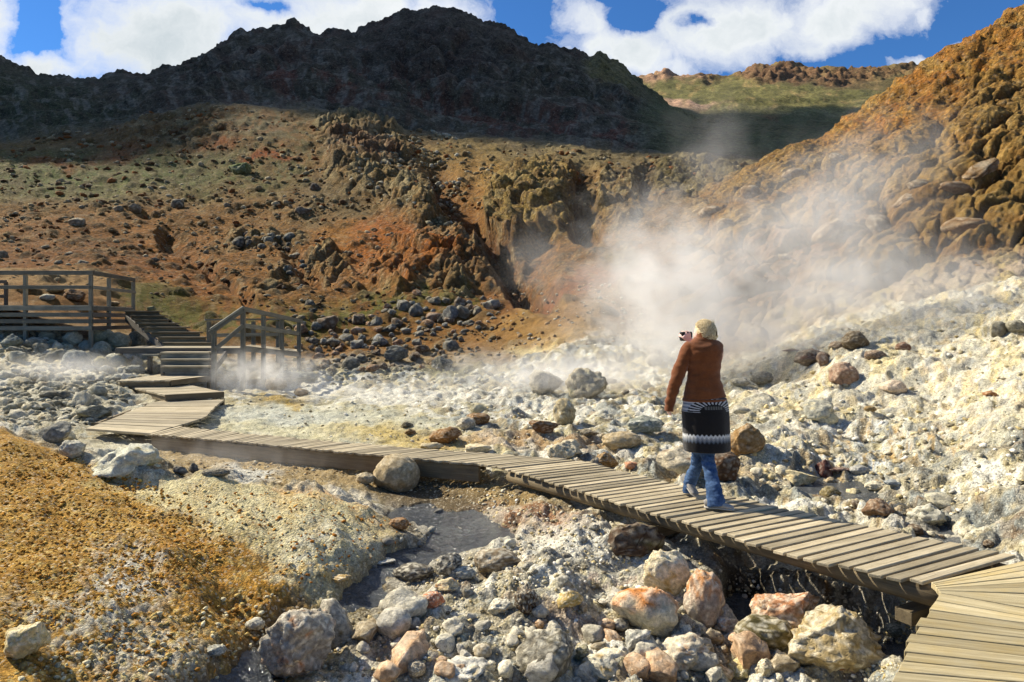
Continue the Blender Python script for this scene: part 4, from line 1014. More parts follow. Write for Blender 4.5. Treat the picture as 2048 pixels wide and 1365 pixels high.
scatter(30, [(0, 690), (120, 700), (240, 740), (230, 800), (150, 850), (0, 850)], (16, 48), [(170, 166, 140), (204, 196, 166), (136, 130, 106)], 'pale grey boulder among the rubble left of the boardwalk', 'boulders left of the boardwalk', 6, styles=('block', 'crag'), far=.3)
scatter(9, [(1540, 560), (1600, 470), (1700, 360), (1790, 300), (1900, 330), (2048, 330), (2048, 520), (1900, 560), (1750, 590)], (40, 90), [(142, 106, 54), (132, 104, 58), (146, 106, 52)], 'rounded ochre boulder bedded in the right-hand slope', 'rounded boulders of the right-hand slope', 7, styles=('block', 'round'), far=.8, ymin=19, squash=.55, elong=1.35, tilt=.6)
scatter(5, [(1390, 440), (1480, 400), (1600, 300), (1700, 260), (1690, 330), (1560, 420), (1440, 470)], (30, 80), [(144, 110, 60), (134, 104, 56)], 'smooth ochre boulder on the crest of the right-hand slope', 'boulders on the crest of the right-hand slope', 8, styles=('round',), far=.8, ymin=30, elong=1.2)
scatter(22, [(1480, 930), (1640, 960), (1900, 1050), (1990, 1100), (1900, 1090), (1640, 1010), (1520, 975)], (12, 34), [(150, 128, 88), (196, 184, 150), (104, 82, 56)], 'small mixed stone in the rubble strip behind the boardwalk', 'stones in the strip behind the boardwalk', 9, name='stone', far=0)
scatter(80, [(720, 1270), (840, 1205), (1000, 1220), (1240, 1200), (1400, 1180), (1600, 1300), (1560, 1365), (700, 1365)], (20, 92), [(194, 184, 156), (160, 152, 130), (204, 194, 164), (190, 148, 100), (176, 168, 148), (150, 132, 98)], 'pale crusted stone packed between the big boulders of the foreground', 'stones between the foreground boulders', 10, name='stone', styles=('block',), far=0, elong=1.1, squash=.85)
scatter(22, [(860, 1190), (960, 1120), (1020, 1060), (1200, 1060), (1200, 1180), (900, 1200)], (10, 34), [(150, 144, 124), (196, 186, 156), (120, 112, 92)], 'small grey or pale stone on the banks of the stream', 'stones on the stream banks', 15, name='stone', styles=('block', 'crag'), far=0)
scatter(9, [(1470, 830), (1560, 790), (1750, 830), (1900, 920), (2048, 1000), (1900, 1030), (1600, 930)], (16, 60), [(206, 196, 160), (180, 172, 146), (196, 170, 110)], 'cream crusted lump on the lower right-hand slope', 'crusted lumps of the lower right-hand slope', 16, name='stone', styles=('crag', 'round'), far=.1, squash=.6)
scatter(8, [(1200, 690), (1440, 640), (1440, 780), (1230, 800)], (18, 46), [(160, 148, 122), (140, 124, 100)], 'grey boulder standing inside the steam cloud', 'boulders inside the steam', 11, far=.3)
scatter(20, [(0, 400), (300, 380), (600, 380), (650, 480), (560, 600), (300, 560), (0, 520)], (9, 30), [(110, 98, 70), (140, 124, 92), (96, 76, 54)], 'small boulder lying on the orange hillside', 'boulders on the orange hillside', 12, far=1, ymin=26)
scatter(14, [(460, 480), (600, 472), (610, 492), (470, 500)], (14, 30), [(80, 74, 60), (110, 106, 88)], 'dark boulder in the row across the orange hillside', 'row of dark boulders on the hillside', 13, far=1, ymin=26)
scatter(14, [(540, 540), (600, 500), (640, 640), (580, 660)], (10, 26), [(90, 86, 72), (124, 112, 84)], 'dark boulder tumbled down the gully behind the footbridge', 'boulders in the gully behind the footbridge', 14, far=.8, ymin=22)

# --- loose stones beyond counting
def gravel(name, zones, label, sub, seed, clump=False):
    r = np.random.default_rng(seed); temps = [rock_shape(2000 + i, sub, 'block' if i % 2 else 'round', .07) for i in range(10)]
    Vs, Fs, Cs = [], [], []; off = 0
    for n, poly, size, colors, ymin, far, emb in zones:
        xs = [p[0] for p in poly]; ys = [p[1] for p in poly]; k = 0
        while k < n:
            x, y = r.uniform(min(xs), max(xs)), r.uniform(min(ys), max(ys))
            if not in_poly(x, y, poly): k += .2; continue
            k += 1
            if clump and perlin2(np.array([x / 55.]), np.array([y / 26.]), 9)[0] + .5 * perlin2(np.array([x / 21.]), np.array([y / 12.]), 8)[0] < r.uniform(-.45, .35): continue
            gx, gy, gz = hit(x, y, ymin)
            if gy > 390: continue
            s = (size[0] + (size[1] - size[0]) * r.random() ** 3) / F * gy * .5
            p, f = temps[r.integers(10)]
            a = r.uniform(0, 6.28); t = r.uniform(-.5, .5); ca, sa = math.cos(a), math.sin(a)
            q = p * np.array([s * r.uniform(.8, 1.3), s * r.uniform(.7, 1.1), s * r.uniform(.5, .95)], np.float32)
            q = np.c_[q[:, 0] * ca - q[:, 1] * sa, q[:, 0] * sa + q[:, 1] * ca, q[:, 2] + q[:, 0] * t]
            c = np.array(C(*colors[r.integers(len(colors))])) * r.uniform(.8, 1.4)
            Vs.append(q + np.array([gx, gy, gz + s * emb])); Fs.append(f + off); off += len(p)
            Cs.append(np.tile(np.append(c, far), (len(p), 1)))
    V = np.concatenate(Vs); print(name, len(Vs), len(V))
    o = mesh_obj(name, V, np.concatenate(Fs), STONE, smooth=False, col=np.concatenate(Cs).astype(np.float32))
    tag(o, label, kind='stuff')
HC = [(120, 104, 72), (150, 134, 100), (96, 74, 50), (138, 90, 50), (170, 156, 124)]
gravel('scree', [
    (3600, [(0, 300), (180, 250), (400, 210), (620, 232), (900, 272), (1200, 303), (1500, 325), (1400, 400), (1000, 420), (700, 420), (0, 420)], (3.5, 15), HC, 26, 1, .2),
    (2600, [(0, 400), (700, 400), (880, 470), (960, 600), (600, 620), (300, 600), (0, 560)], (3, 13), HC, 26, 1, .2),
    (900, [(680, 250), (920, 270), (920, 430), (880, 560), (840, 420), (700, 380)], (4, 16), [(160, 150, 120), (190, 182, 156), (120, 100, 70)], 26, 1, .2),
    (1100, [(1500, 560), (1700, 270), (1850, 130), (2048, 10), (2048, 520), (1800, 560)], (3, 13), [(150, 112, 56), (170, 130, 70), (110, 78, 40)], 19, 1, .1),
    (900, [(950, 600), (1100, 580), (1250, 540), (1300, 680), (1000, 720), (900, 700)], (3, 10), [(170, 140, 100), (130, 100, 66), (200, 190, 166)], 18, .6, .2),
    (700, [(560, 620), (1000, 590), (990, 700), (880, 745), (560, 745)], (5, 16), [(110, 106, 94), (140, 120, 84), (96, 92, 80)], 18, .5, .3),
], 'loose stones strewn over the hillsides', 1, 21, True)
WC = [(206, 198, 172), (186, 172, 134), (140, 130, 106), (198, 178, 128), (226, 220, 204), (212, 204, 180)]
gravel('gravel', [
    (1700, [(690, 1240), (820, 1160), (1000, 1120), (1300, 1080), (1500, 1150), (1800, 1230), (1780, 1365), (560, 1365)], (3, 13), WC, 3, 0, .25),
    (1500, [(830, 1060), (1000, 980), (1200, 1030), (1320, 1110), (1000, 1180), (830, 1180)], (3, 10), WC, 3, 0, .25),
    (900, [(1300, 830), (1480, 800), (1700, 800), (2048, 860), (2048, 1110), (1800, 1070), (1500, 960)], (3, 14), WC, 7, 0, .25),
    (250, [(1480, 700), (1800, 620), (2048, 580), (2048, 860), (1500, 830)], (3, 12), WC, 9, .2, .2),
    (1500, [(0, 660), (230, 680), (300, 760), (200, 850), (0, 860)], (4, 16), [(170, 168, 150), (200, 190, 160), (130, 126, 108)], 9, .3, .25),
    (700, [(430, 790), (700, 760), (1100, 790), (1320, 840), (1340, 920), (1000, 900), (700, 880), (450, 850)], (2.5, 8), WC, 8, .1, .2),
    (500, [(560, 720), (900, 740), (1100, 760), (1000, 790), (560, 770)], (4, 13), [(170, 170, 156), (120, 118, 104), (200, 190, 150)], 12, .3, .25),
    (38, [(700, 1180), (860, 1010), (1000, 1040), (900, 1110), (760, 1180)], (6, 30), [(190, 184, 164), (120, 116, 106), (150, 140, 120)], 3, 0, .9),
    (700, [(340, 920), (960, 940), (1100, 1000), (900, 1000), (700, 960), (400, 960)], (2.5, 8), [(180, 150, 100), (140, 116, 76), (200, 190, 160)], 6.6, 0, .2),
    (500, [(1820, 1180), (1870, 1200), (1800, 1365), (1720, 1365)], (3, 9), [(210, 204, 180), (180, 160, 110)], 3, 0, .2),
], 'pale stones and crust crumbs covering the spring field', 1, 22)
gravel('pebbles', [
    (3600, [(0, 875), (200, 935), (330, 980), (470, 1080), (430, 1160), (200, 1230), (0, 1300)], (3, 8), [(190, 146, 62), (170, 120, 44), (204, 166, 86), (146, 102, 38)], 3, 0, .15),
    (500, [(330, 965), (640, 990), (820, 1050), (800, 1100), (600, 1190), (480, 1060)], (3.5, 9), [(214, 196, 140), (190, 140, 64), (170, 110, 40)], 3, 0, .15),
    (700, [(0, 1365), (250, 1230), (560, 1180), (520, 1300), (430, 1365)], (3, 14), [(206, 196, 160), (180, 156, 96), (160, 114, 48)], 3, 0, .2),
], 'orange and yellow pebbles covering the mound', 1, 23)
# ================================================================ timber
def wood_material(name, c1, c2, stain, stain_amt, gloss=.75):
    m, nt, b, out = new_mat(name)
    tc = nt.nodes.new('ShaderNodeTexCoord'); oi = nt.nodes.new('ShaderNodeObjectInfo')
    add = nt.nodes.new('ShaderNodeVectorMath'); add.operation = 'ADD'; nt.links.new(tc.outputs['Object'], add.inputs[0])
    sc = nt.nodes.new('ShaderNodeVectorMath'); sc.operation = 'SCALE'; comb = nt.nodes.new('ShaderNodeCombineXYZ')
    for i in range(3): nt.links.new(oi.outputs['Random'], comb.inputs[i])
    nt.links.new(comb.outputs[0], sc.inputs[0]); sc.inputs['Scale'].default_value = 37.0; nt.links.new(sc.outputs[0], add.inputs[1])
    mp = nt.nodes.new('ShaderNodeMapping'); mp.inputs['Scale'].default_value = (1.6, 34, 34); nt.links.new(add.outputs[0], mp.inputs[0])
    g = noise(nt, mp.outputs[0], 1.0, 8, .7, .5); mp2 = nt.nodes.new('ShaderNodeMapping'); mp2.inputs['Scale'].default_value = (5, 150, 150); nt.links.new(add.outputs[0], mp2.inputs[0])
    g2 = noise(nt, mp2.outputs[0], 1.0, 4, .7); pt = noise(nt, add.outputs[0], 3.0, 6, .65)
    col = mixc(nt, mapr(nt, g, .32, .68, 0, 1), c1 + (1,), c2 + (1,))
    col = mixc(nt, math_n(nt, 'MULTIPLY', mapr(nt, pt, .45, .68, 0, 1), stain_amt), col, stain + (1,))
    k = math_n(nt, 'MULTIPLY', mapr(nt, oi.outputs['Random'], 0, 1, .62, 1.25), mapr(nt, g2, .3, .7, .78, 1.15))
    cb = nt.nodes.new('ShaderNodeCombineXYZ')
    for i in range(3): nt.links.new(k, cb.inputs[i])
    col = mixc(nt, 1.0, col, cb.outputs[0], 'MULTIPLY')
    nt.links.new(col, b.inputs['Base Color']); b.inputs['Roughness'].default_value = gloss
    bp = nt.nodes.new('ShaderNodeBump'); bp.inputs['Strength'].default_value = .6; bp.inputs['Distance'].default_value = .006
    nt.links.new(math_n(nt, 'ADD', g, g2), bp.inputs['Height']); nt.links.new(bp.outputs[0], b.inputs['Normal'])
    return m
W_PLANK = wood_material('weathered_planks', (.30, .245, .15), (.54, .46, .31), (.27, .21, .115), .5)
W_NEAR = wood_material('near_planks', (.32, .26, .14), (.60, .51, .31), (.52, .37, .12), .5)
W_BEAM = wood_material('beam_timber', (.12, .09, .05), (.24, .185, .105), (.10, .075, .045), .4)
W_RAIL = wood_material('grey_timber', (.12, .115, .088), (.24, .225, .17), (.08, .08, .06), .5)
W_DARK = wood_material('dark_timber', (.085, .075, .06), (.16, .14, .11), (.06, .05, .04), .4)

def hexa(name, top, thick, mat, parent, bev=.004, sag=None):
    """timber from its four top corners (in order round the face, first side = length), hanging down by thick"""
    t = [Vector(p) for p in top]
    ctr = sum(t, Vector()) / 4 - Vector((0, 0, thick / 2))
    ex = ((t[1] - t[0]) + (t[2] - t[3])).normalized(); n = (t[1] - t[0]).cross(t[3] - t[0]).normalized()
    if n.z < 0: n = -n
    ey = n.cross(ex).normalized(); R = Matrix((ex, ey, n)).transposed()
    Ri = R.inverted()
    bm = bmesh.new(); vs = [bm.verts.new(Ri @ (p - ctr)) for p in t] + [bm.verts.new(Ri @ (p - Vector((0, 0, thick)) - ctr)) for p in t]
    for f in ((0, 1, 2, 3), (7, 6, 5, 4), (0, 4, 5, 1), (1, 5, 6, 2), (2, 6, 7, 3), (3, 7, 4, 0)): bm.faces.new([vs[i] for i in f])
    bmesh.ops.recalc_face_normals(bm, faces=bm.faces)
    if bev: bmesh.ops.bevel(bm, geom=bm.edges[:], offset=bev, segments=1, affect='EDGES')
    me = bpy.data.meshes.new(name); bm.to_mesh(me); bm.free(); me.materials.append(mat)
    o = bpy.data.objects.new(name, me); COL.objects.link(o)
    if parent is not None:
        o.parent = parent; ctr = ctr - parent.location
    o.matrix_local = Matrix.Translation(ctr) @ R.to_4x4()
    return o
def bar(name, a, b, w, h, mat, parent, up=Vector((0, 0, 1)), bev=.004):
    """squared timber from a to b, w wide and h high about the line"""
    a, b = Vector(a), Vector(b); ex = (b - a).normalized(); L = (b - a).length
    ey = up.cross(ex)
    if ey.length < 1e-3: ey = Vector((0, 1, 0)).cross(ex)
    ey.normalize(); ez = ex.cross(ey); R = Matrix((ex, ey, ez)).transposed(); ctr = (a + b) / 2
    bm = bmesh.new(); bmesh.ops.create_cube(bm, size=1)
    for v in bm.verts: v.co = Vector((v.co.x * L, v.co.y * w, v.co.z * h))
    if bev: bmesh.ops.bevel(bm, geom=bm.edges[:], offset=bev, segments=1, affect='EDGES')
    me = bpy.data.meshes.new(name); bm.to_mesh(me); bm.free(); me.materials.append(mat)
    o = bpy.data.objects.new(name, me); COL.objects.link(o)
    if parent is not None: o.parent = parent; ctr = ctr - parent.location
    o.matrix_local = Matrix.Translation(ctr) @ R.to_4x4()
    return o
def log(name, a, b, r, mat, parent):
    a, b = Vector(a), Vector(b); ex = (b - a).normalized(); L = (b - a).length
    ey = Vector((0, 0, 1)).cross(ex).normalized(); ez = ex.cross(ey); R = Matrix((ex, ey, ez)).transposed(); ctr = (a + b) / 2
    bm = bmesh.new(); ns = 20; nl = 14; rings = []
    for j in range(nl + 1):
        rr_ = r * (1 + .03 * math.sin(j * 1.7)); x = -L / 2 + L * j / nl
        rings.append([bm.verts.new((x, rr_ * math.cos(6.2832 * k / ns), rr_ * math.sin(6.2832 * k / ns))) for k in range(ns)])
    for j in range(nl):
        for k in range(ns): bm.faces.new((rings[j][k], rings[j][(k + 1) % ns], rings[j + 1][(k + 1) % ns], rings[j + 1][k]))
    bm.faces.new(rings[0]); bm.faces.new(rings[-1]); bmesh.ops.recalc_face_normals(bm, faces=bm.faces)
    me = bpy.data.meshes.new(name); bm.to_mesh(me); bm.free(); me.materials.append(mat)
    me.polygons.foreach_set('use_smooth', [len(p.vertices) == 4 for p in me.polygons])
    o = bpy.data.objects.new(name, me); COL.objects.link(o); o.parent = parent; o.matrix_local = Matrix.Translation(ctr - parent.location) @ R.to_4x4()
    return o
def lerp_poly(pts, s):
    """point at share s of the way along a polyline of Vectors (by length)"""
    L = [0]
    for a, b in zip(pts[:-1], pts[1:]): L.append(L[-1] + (b - a).length)
    d = s * L[-1]
    for i in range(len(pts) - 1):
        if d <= L[i + 1] or i == len(pts) - 2:
            return pts[i].lerp(pts[i + 1], (d - L[i]) / max(L[i + 1] - L[i], 1e-6))
R_ = random.Random(3)
def planking(parent, near, far, n, thick, mat, gap=.10, jit=.012, tilt=.003, z=0.0):
    near = [P(x, y, z=z) if not isinstance(x, Vector) else x for x, y in near]; far = [P(x, y, z=z) for x, y in far]
    for k in range(n):
        g = gap * R_.uniform(.6, 1.3) / n; s0, s1 = k / n + g / 2, (k + 1) / n - g / 2
        a0, a1, b0, b1 = lerp_poly(near, s0), lerp_poly(near, s1), lerp_poly(far, s0), lerp_poly(far, s1)
        d = (b0 - a0).normalized(); ja, jb = R_.uniform(-jit, jit), R_.uniform(-jit, jit)
        dz = [Vector((0, 0, R_.uniform(-tilt, tilt))) for _ in range(4)]
        hexa('plank', [a0 + d * ja + dz[0], b0 + d * jb + dz[1], b1 + d * jb + dz[2], a1 + d * ja + dz[3]], thick, mat, parent)

# --- near deck, lower right
t = empty('boardwalk', P(2048, 1300, z=0)); tag(t, 'near end of the boardwalk at the lower right, pale planks streaked with yellow', 'boardwalk')
Lf = [(1862, 1164), (1866, 1167), (1869, 1170), (1872, 1173), (1874, 1176), (1876, 1179), (1878, 1182), (1881, 1186), (1872, 1201), (1858, 1219), (1849, 1235), (1838, 1253), (1830, 1267), (1819, 1284), (1808, 1304), (1799, 1321), (1788, 1342), (1778, 1364), (1766, 1392), (1752, 1425), (1736, 1462)]
Rt = [1121, 1131, 1141, 1154, 1165, 1175, 1187, 1216, 1232, 1246, 1260, 1276, 1292, 1312, 1331, 1347, 1365, 1387, 1415, 1450, 1490]
for k in range(len(Lf) - 1):
    a0, a1 = P(*Lf[k], z=0), P(*Lf[k + 1], z=0); b0, b1 = P(2048, Rt[k], z=0), P(2048, Rt[k + 1], z=0)
    e0 = a0 + (b0 - a0).normalized() * 1.25; e1 = a1 + (b1 - a1).normalized() * 1.25
    g = .05; z_ = Vector((0, 0, R_.uniform(-.003, .002)))
    jj = R_.uniform(-.02, .02) * (k > 8)
    d0 = (b0 - a0).normalized() * jj
    hexa('plank', [a0.lerp(a1, g) + z_ + d0, e0.lerp(e1, g) + z_, e0.lerp(e1, 1 - g) + z_, a0.lerp(a1, 1 - g) + z_ + d0], .038, W_NEAR, t, bev=.003)
for (xa, ya), (xb, yb), dx in [((1884, 1190), (1740, 1460), .10), ((1884, 1190), (1740, 1460), 1.0)]:
    a, b = P(xa, ya, z=-.11), P(xb, yb, z=-.11); off = Vector((dx, -.1 * dx, 0)); log('beam', a + off, b + off, .07, W_BEAM, t)
# --- middle stretch the woman walks on
t = empty('boardwalk', P(1420, 1030, z=0)); tag(t, 'middle stretch of boardwalk on round beams that the woman walks along', 'boardwalk')
nearB = [(1008, 937), (1159, 982), (1400, 1055), (1636, 1124), (1850, 1165)]
farB = [(1159, 921), (1367, 971), (1700, 1044), (2035, 1113)]
planking(t, nearB, farB, 40, .024, W_PLANK, gap=.27, jit=.03, tilt=.006)
def inset(a, b, s, dz):
    a, b = P(*a, z=0), P(*b, z=0); n_ = Vector(((b - a).y, -(b - a).x, 0)).normalized()
    return a - n_ * s + Vector((0, 0, dz)), b - n_ * s + Vector((0, 0, dz))
a, b = inset((1010, 937), (1880, 1175), .080, -.100); log('beam', a, b, .066, W_BEAM, t)
a, b = inset((1159, 921), (2030, 1112), -.14, -.125); log('beam', a, b, .09, W_BEAM, t)
for s in (.04, .45, .97):
    p = P(1010, 937, z=0).lerp(P(1846, 1165, z=0), s); q = P(1159, 921, z=0).lerp(P(2030, 1112, z=0), s)
    d = (q - p).normalized(); bar('crosspiece', p + d * .02 + Vector((0, 0, -.27)), q - d * .02 + Vector((0, 0, -.27)), .12, .09, W_BEAM, t)
# --- left stretch
t = empty('boardwalk', P(620, 890, z=0)); tag(t, 'left stretch of boardwalk running back across the sand to the sharp bend', 'boardwalk')
nearC = [(297, 868), (424, 879), (700, 905), (907, 924), (956, 927), (1004, 936)]
farC = [(357, 853), (502, 868), (700, 886), (945, 904), (1000, 908), (1153, 920)]
planking(t, nearC, farC, 62, .026, W_PLANK, gap=.25, jit=.03, tilt=.006)
def fasc(a, b, s, top, h, w=.05):
    a, b = P(*a, z=0), P(*b, z=0); n_ = Vector(((b - a).y, -(b - a).x, 0)).normalized()
    bar('beam', a - n_ * s + Vector((0, 0, -top - h / 2)), b - n_ * s + Vector((0, 0, -top - h / 2)), w, h, W_BEAM, t)
fasc((300, 868), (956, 927), .045, .042, .19); fasc((360, 853), (975, 905), -.06, .042, .17)
bar('post', P(930, 925, z=-.40) + Vector((.0, .02, 0)), P(930, 925, z=-.05) + Vector((0, .02, 0)), .10, .10, W_BEAM, t)
bar('post', P(520, 888, z=-.45) + Vector((.0, .09, 0)), P(520, 888, z=-.05) + Vector((0, .09, 0)), .10, .10, W_BEAM, t)
# --- wide ramp
t = empty('boardwalk', P(320, 830, z=0)); tag(t, 'wide ramp of planks narrowing back from the bend to the low platforms', 'boardwalk')
Ld = [(171, 857), (222, 838), (275, 817), (318, 802)]; Rd = [(300, 867), (357, 851), (408, 836), (447, 799)]
planking(t, Ld, Rd, 15, .04, W_PLANK, gap=.12, jit=.02)
bar('beam', P(171, 857, z=-.14) + Vector((.1, .12, 0)), P(300, 867, z=-.14) + Vector((0, .12, 0)), .05, .17, W_BEAM, t)
bar('beam', P(357, 851, z=-.14) + Vector((-.1, 0, 0)), P(447, 799, z=-.14) + Vector((-.1, 0, 0)), .05, .17, W_BEAM, t)
bar('beam', P(176, 857, z=-.14) + Vector((.1, 0.1, 0)), P(318, 802, z=-.14) + Vector((.1, 0, 0)), .05, .17, W_BEAM, t)
# --- two low platforms
def platform(quad, z, n, label):
    t = empty('step_platform', P(*quad[3], z=z)); tag(t, label, 'platform')
    q = [P(*p, z=z) for p in quad]
    planking(t, [quad[0], quad[3]], [quad[1], quad[2]], n, .04, W_PLANK, gap=.06, jit=.004, z=z)
    a, b = q[3], q[2]; n_ = Vector(((b - a).y, -(b - a).x, 0)).normalized() * .03
    bar('fascia', a + n_ - Vector((0, 0, .062)), b + n_ - Vector((0, 0, .062)), .03, .13, W_BEAM, t)
    for i, j in ((0, 3), (1, 2)):
        bar('joist', q[i].lerp(q[j], .03) - Vector((0, 0, .10)) + (q[j - 1 if 0 else (2 if j == 3 else 3)] - q[j]).normalized() * .06, q[j].lerp(q[i], .03) - Vector((0, 0, .10)) + (q[(2 if j == 3 else 3)] - q[j]).normalized() * .06, .05, .11, W_BEAM, t)
    for f_ in (.1, .9):
        p = q[0].lerp(q[1], f_); bar('leg', (p.x, p.y - .2, -.5), (p.x, p.y - .2, z - .16), .08, .08, W_BEAM, t)
        p = q[3].lerp(q[2], f_); bar('leg', (p.x, p.y + .2, -.5), (p.x, p.y + .2, z - .16), .08, .08, W_BEAM, t)
platform([(237, 769), (362, 767), (448, 784), (330, 790)], .14, 13, 'lower square platform of planks above the wide ramp')
platform([(232, 762), (318, 749), (418, 752), (340, 761)], .30, 10, 'upper low platform of planks at the foot of the steps')
# --- steps and landing
t = empty('staircase', (P(370, 750, Y=17.1))); tag(t, 'short bottom flight of three wooden steps', 'stairs')
for k, (y0_, y1_) in enumerate([(752, 736), (737, 722), (723, 708)]):
    Yk = 17.1 + .3 * k; a = P(322, y1_, Y=Yk); b = P(419, y1_, Y=Yk); zb = P(322, y0_, Y=Yk).z
    bar('riser', Vector((a.x, Yk, (a.z + zb) / 2)), Vector((b.x, Yk, (a.z + zb) / 2)), .04, a.z - zb + .01, W_RAIL, t)
    hexa('tread', [(a.x, Yk - .05, a.z + .045), (b.x, Yk - .05, a.z + .045), (b.x, Yk + .3, a.z + .045), (a.x, Yk + .3, a.z + .045)], .04, W_PLANK, t)
for px in (324, 417):
    a = P(px, 752, Y=17.0); bar('stringer', (a.x, 17.08, a.z), (a.x, 18.05, a.z + .5), .05, .16, W_DARK, t)
ZL = P(300, 696, Y=18.1).z
t = empty('landing', (P(350, 700, Y=18.1))); tag(t, 'dark wooden landing between the bottom and the upper steps', 'landing')
a, b = P(232, 696, Y=18.1), P(487, 696, Y=18.1)
for k in range(10):
    y0_ = 18.1 + k * .13; hexa('plank', [(a.x, y0_, ZL), (b.x + .1, y0_, ZL), (b.x + .1, y0_ + .12, ZL), (a.x, y0_ + .12, ZL)], .04, W_PLANK, t)
bar('fascia', (a.x, 18.07, ZL - .08), (b.x, 18.07, ZL - .08), .03, .15, W_DARK, t)
for px in (240, 300, 420, 480): q = P(px, 700, Y=18.3); bar('post', (q.x, 18.3, -.3), (q.x, 18.3, ZL - .05), .1, .1, W_DARK, t)
a2, b2 = P(285, 709, Y=17.9), P(322, 709, Y=17.9); hexa('plank', [(a2.x, 17.85, a2.z), (b2.x - .03, 17.85, a2.z), (b2.x - .03, 18.05, a2.z), (a2.x, 18.05, a2.z)], .05, W_RAIL, t)
t = empty('staircase', (P(370, 690, Y=19.4))); tag(t, 'upper flight of dark wooden steps climbing to the viewing platform', 'stairs')
fl = [(325, 424, 685), (316, 411, 674), (302, 399, 664), (288, 372, 654), (277, 352, 646), (270, 336, 639), (262, 328, 631), (250, 318, 622)]
for k, (xa, xb, yt) in enumerate(fl):
    Yk = 19.4 + .27 * k; a, b = P(xa, yt, Y=Yk), P(xb, yt, Y=Yk)
    zb = ZL - .02 if k == 0 else P(0, fl[k - 1][2], Y=Yk - .27).z - .03
    bar('riser', (a.x, Yk + .02, (a.z + zb) / 2 - .02), (b.x, Yk + .02, (a.z + zb) / 2 - .02), .03, a.z - zb - .04, W_BEAM, t)
    hexa('tread', [(a.x, Yk - .04, a.z), (b.x, Yk - .04, a.z), (b.x, Yk + .26, a.z), (a.x, Yk + .26, a.z)], .04, W_BEAM, t)
for i in (0, 1):
    a, b = P(fl[0][i], 690, Y=19.5), P(fl[-1][i], 630, Y=21.3); bar('stringer', a + Vector((0, .05, -.1)), b + Vector((0, .05, -.1)), .06, .2, W_DARK, t)
# --- viewing platform with slatted skirt
t = empty('viewing_platform', P(90, 660, Y=19.6)); tag(t, 'raised grey viewing platform with slatted skirt and plank railing at the left edge', 'platform')
YA, YB = 19.5, 23.0; cA = P(183, 611, Y=YA); ZP = cA.z; cB = P(268, 616, Y=YB); xL = P(-620, 611, Y=YA).x  # deck lengthened far out of view at xL so the space beneath stays shaded
nn = 26
for k in range(nn):
    y0_ = YA + (YB - YA) * k / nn; y1_ = YA + (YB - YA) * (k + .93) / nn; x0 = cA.x + (cB.x - cA.x) * k / nn
    hexa('plank', [(xL, y0_, ZP), (x0, y0_, ZP), (x0, y1_, ZP), (xL, y1_, ZP)], .04, W_PLANK, t, bev=0)
for i, py in enumerate((617, 630, 643, 657)):
    zc = P(0, py, Y=YA).z
    bar('slat', (xL, YA - .03, zc), (cA.x + .02, YA - .03, zc), .03, .12 if i else .13, W_RAIL, t)
    bar('slat', (cA.x + .035, YA, zc), (cB.x + .035, YB, zc), .03, .12, W_RAIL if i == 0 else W_DARK, t)
Z0 = P(0, 543, Y=YA).z; Zm = P(0, 575, Y=YA).z
bar('handrail', (xL, YA - .02, Z0 - .045), (cA.x + .05, YA - .02, Z0 - .045), .06, .12, W_RAIL, t); bar('rail', (xL, YA - .05, Zm), (cA.x, YA - .05, Zm), .04, .10, W_RAIL, t)
bar('handrail', (cA.x + .02, YA + .03, Z0 - .045), (cB.x + .02, YB, Z0 - .045), .06, .12, W_RAIL, t); bar('rail', (cA.x + .05, YA, Zm), (cB.x + .05, YB, Zm), .04, .10, W_RAIL, t)
for px in (-500, -370, -240, -110, 50, 181):
    q = P(px, 600, Y=YA); bar('post', (q.x, YA + .02, .6), (q.x, YA + .02, Z0 - .11), .09, .09, W_RAIL, t)
for s in (.37, .98):
    x = cA.x + (cB.x - cA.x) * s; y = YA + (YB - YA) * s; bar('post', (x, y, .9), (x, y, Z0 - .11), .09, .09, W_RAIL, t)
q = P(25, 565, Y=23.5); bar('post', (q.x, 23.2, ZP), (q.x, 23.2, q.z), .09, .09, W_DARK, t); bar('rail', (q.x - 3, 23.16, q.z - .0), (q.x + .05, 23.16, q.z), .05, .11, W_DARK, t); bar('rail', (q.x - 3, 23.16, q.z - .5), (q.x + .05, 23.16, q.z - .5), .05, .11, W_DARK, t)
# --- footbridge with railings
t = empty('footbridge', P(520, 700, Y=19)); tag(t, 'small grey wooden footbridge with plank railings right of the steps', 'footbridge')
def Yb(px): return 17.3 + (px - 486) / 118 * 3.4
A0, A1 = P(486, 614, Y=Yb(486)), P(604, 640, Y=Yb(604))
bar('handrail', A0 - Vector((0, 0, .05)), A1 - Vector((0, 0, .05)), .05, .12, W_RAIL, t)
bar('rail', P(488, 651, Y=Yb(488)) + Vector((0, -.05, 0)), P(602, 668, Y=Yb(602)) + Vector((0, -.05, 0)), .04, .11, W_RAIL, t)
bar('fascia', P(486, 697, Y=Yb(486)) + Vector((0, -.06, 0)), P(600, 709, Y=Yb(600)) + Vector((0, -.06, 0)), .04, .14, W_RAIL, t)
for px, yt in ((486, 616), (527, 627), (564, 634), (598, 642)):
    q = P(px, yt, Y=Yb(px)); bar('post', (q.x, q.y, -.3), (q.x, q.y, q.z - .03), .10, .10, W_RAIL, t)
q0 = P(428, 662, Y=17.0); bar('post', (q0.x, 17.0, -.2), (q0.x, 17.0, q0.z), .10, .10, W_RAIL, t)
bar('handrail', P(421, 659, Y=16.9), P(487, 614, Y=17.3), .12, .05, W_RAIL, t); bar('handrail', P(421, 663, Y=16.9) + Vector((0, -.05, -.04)), P(487, 618, Y=17.3) + Vector((0, -.05, -.04)), .03, .11, W_RAIL, t)
bar('rail', P(432, 698, Y=16.9), P(487, 651, Y=17.25), .04, .10, W_RAIL, t)
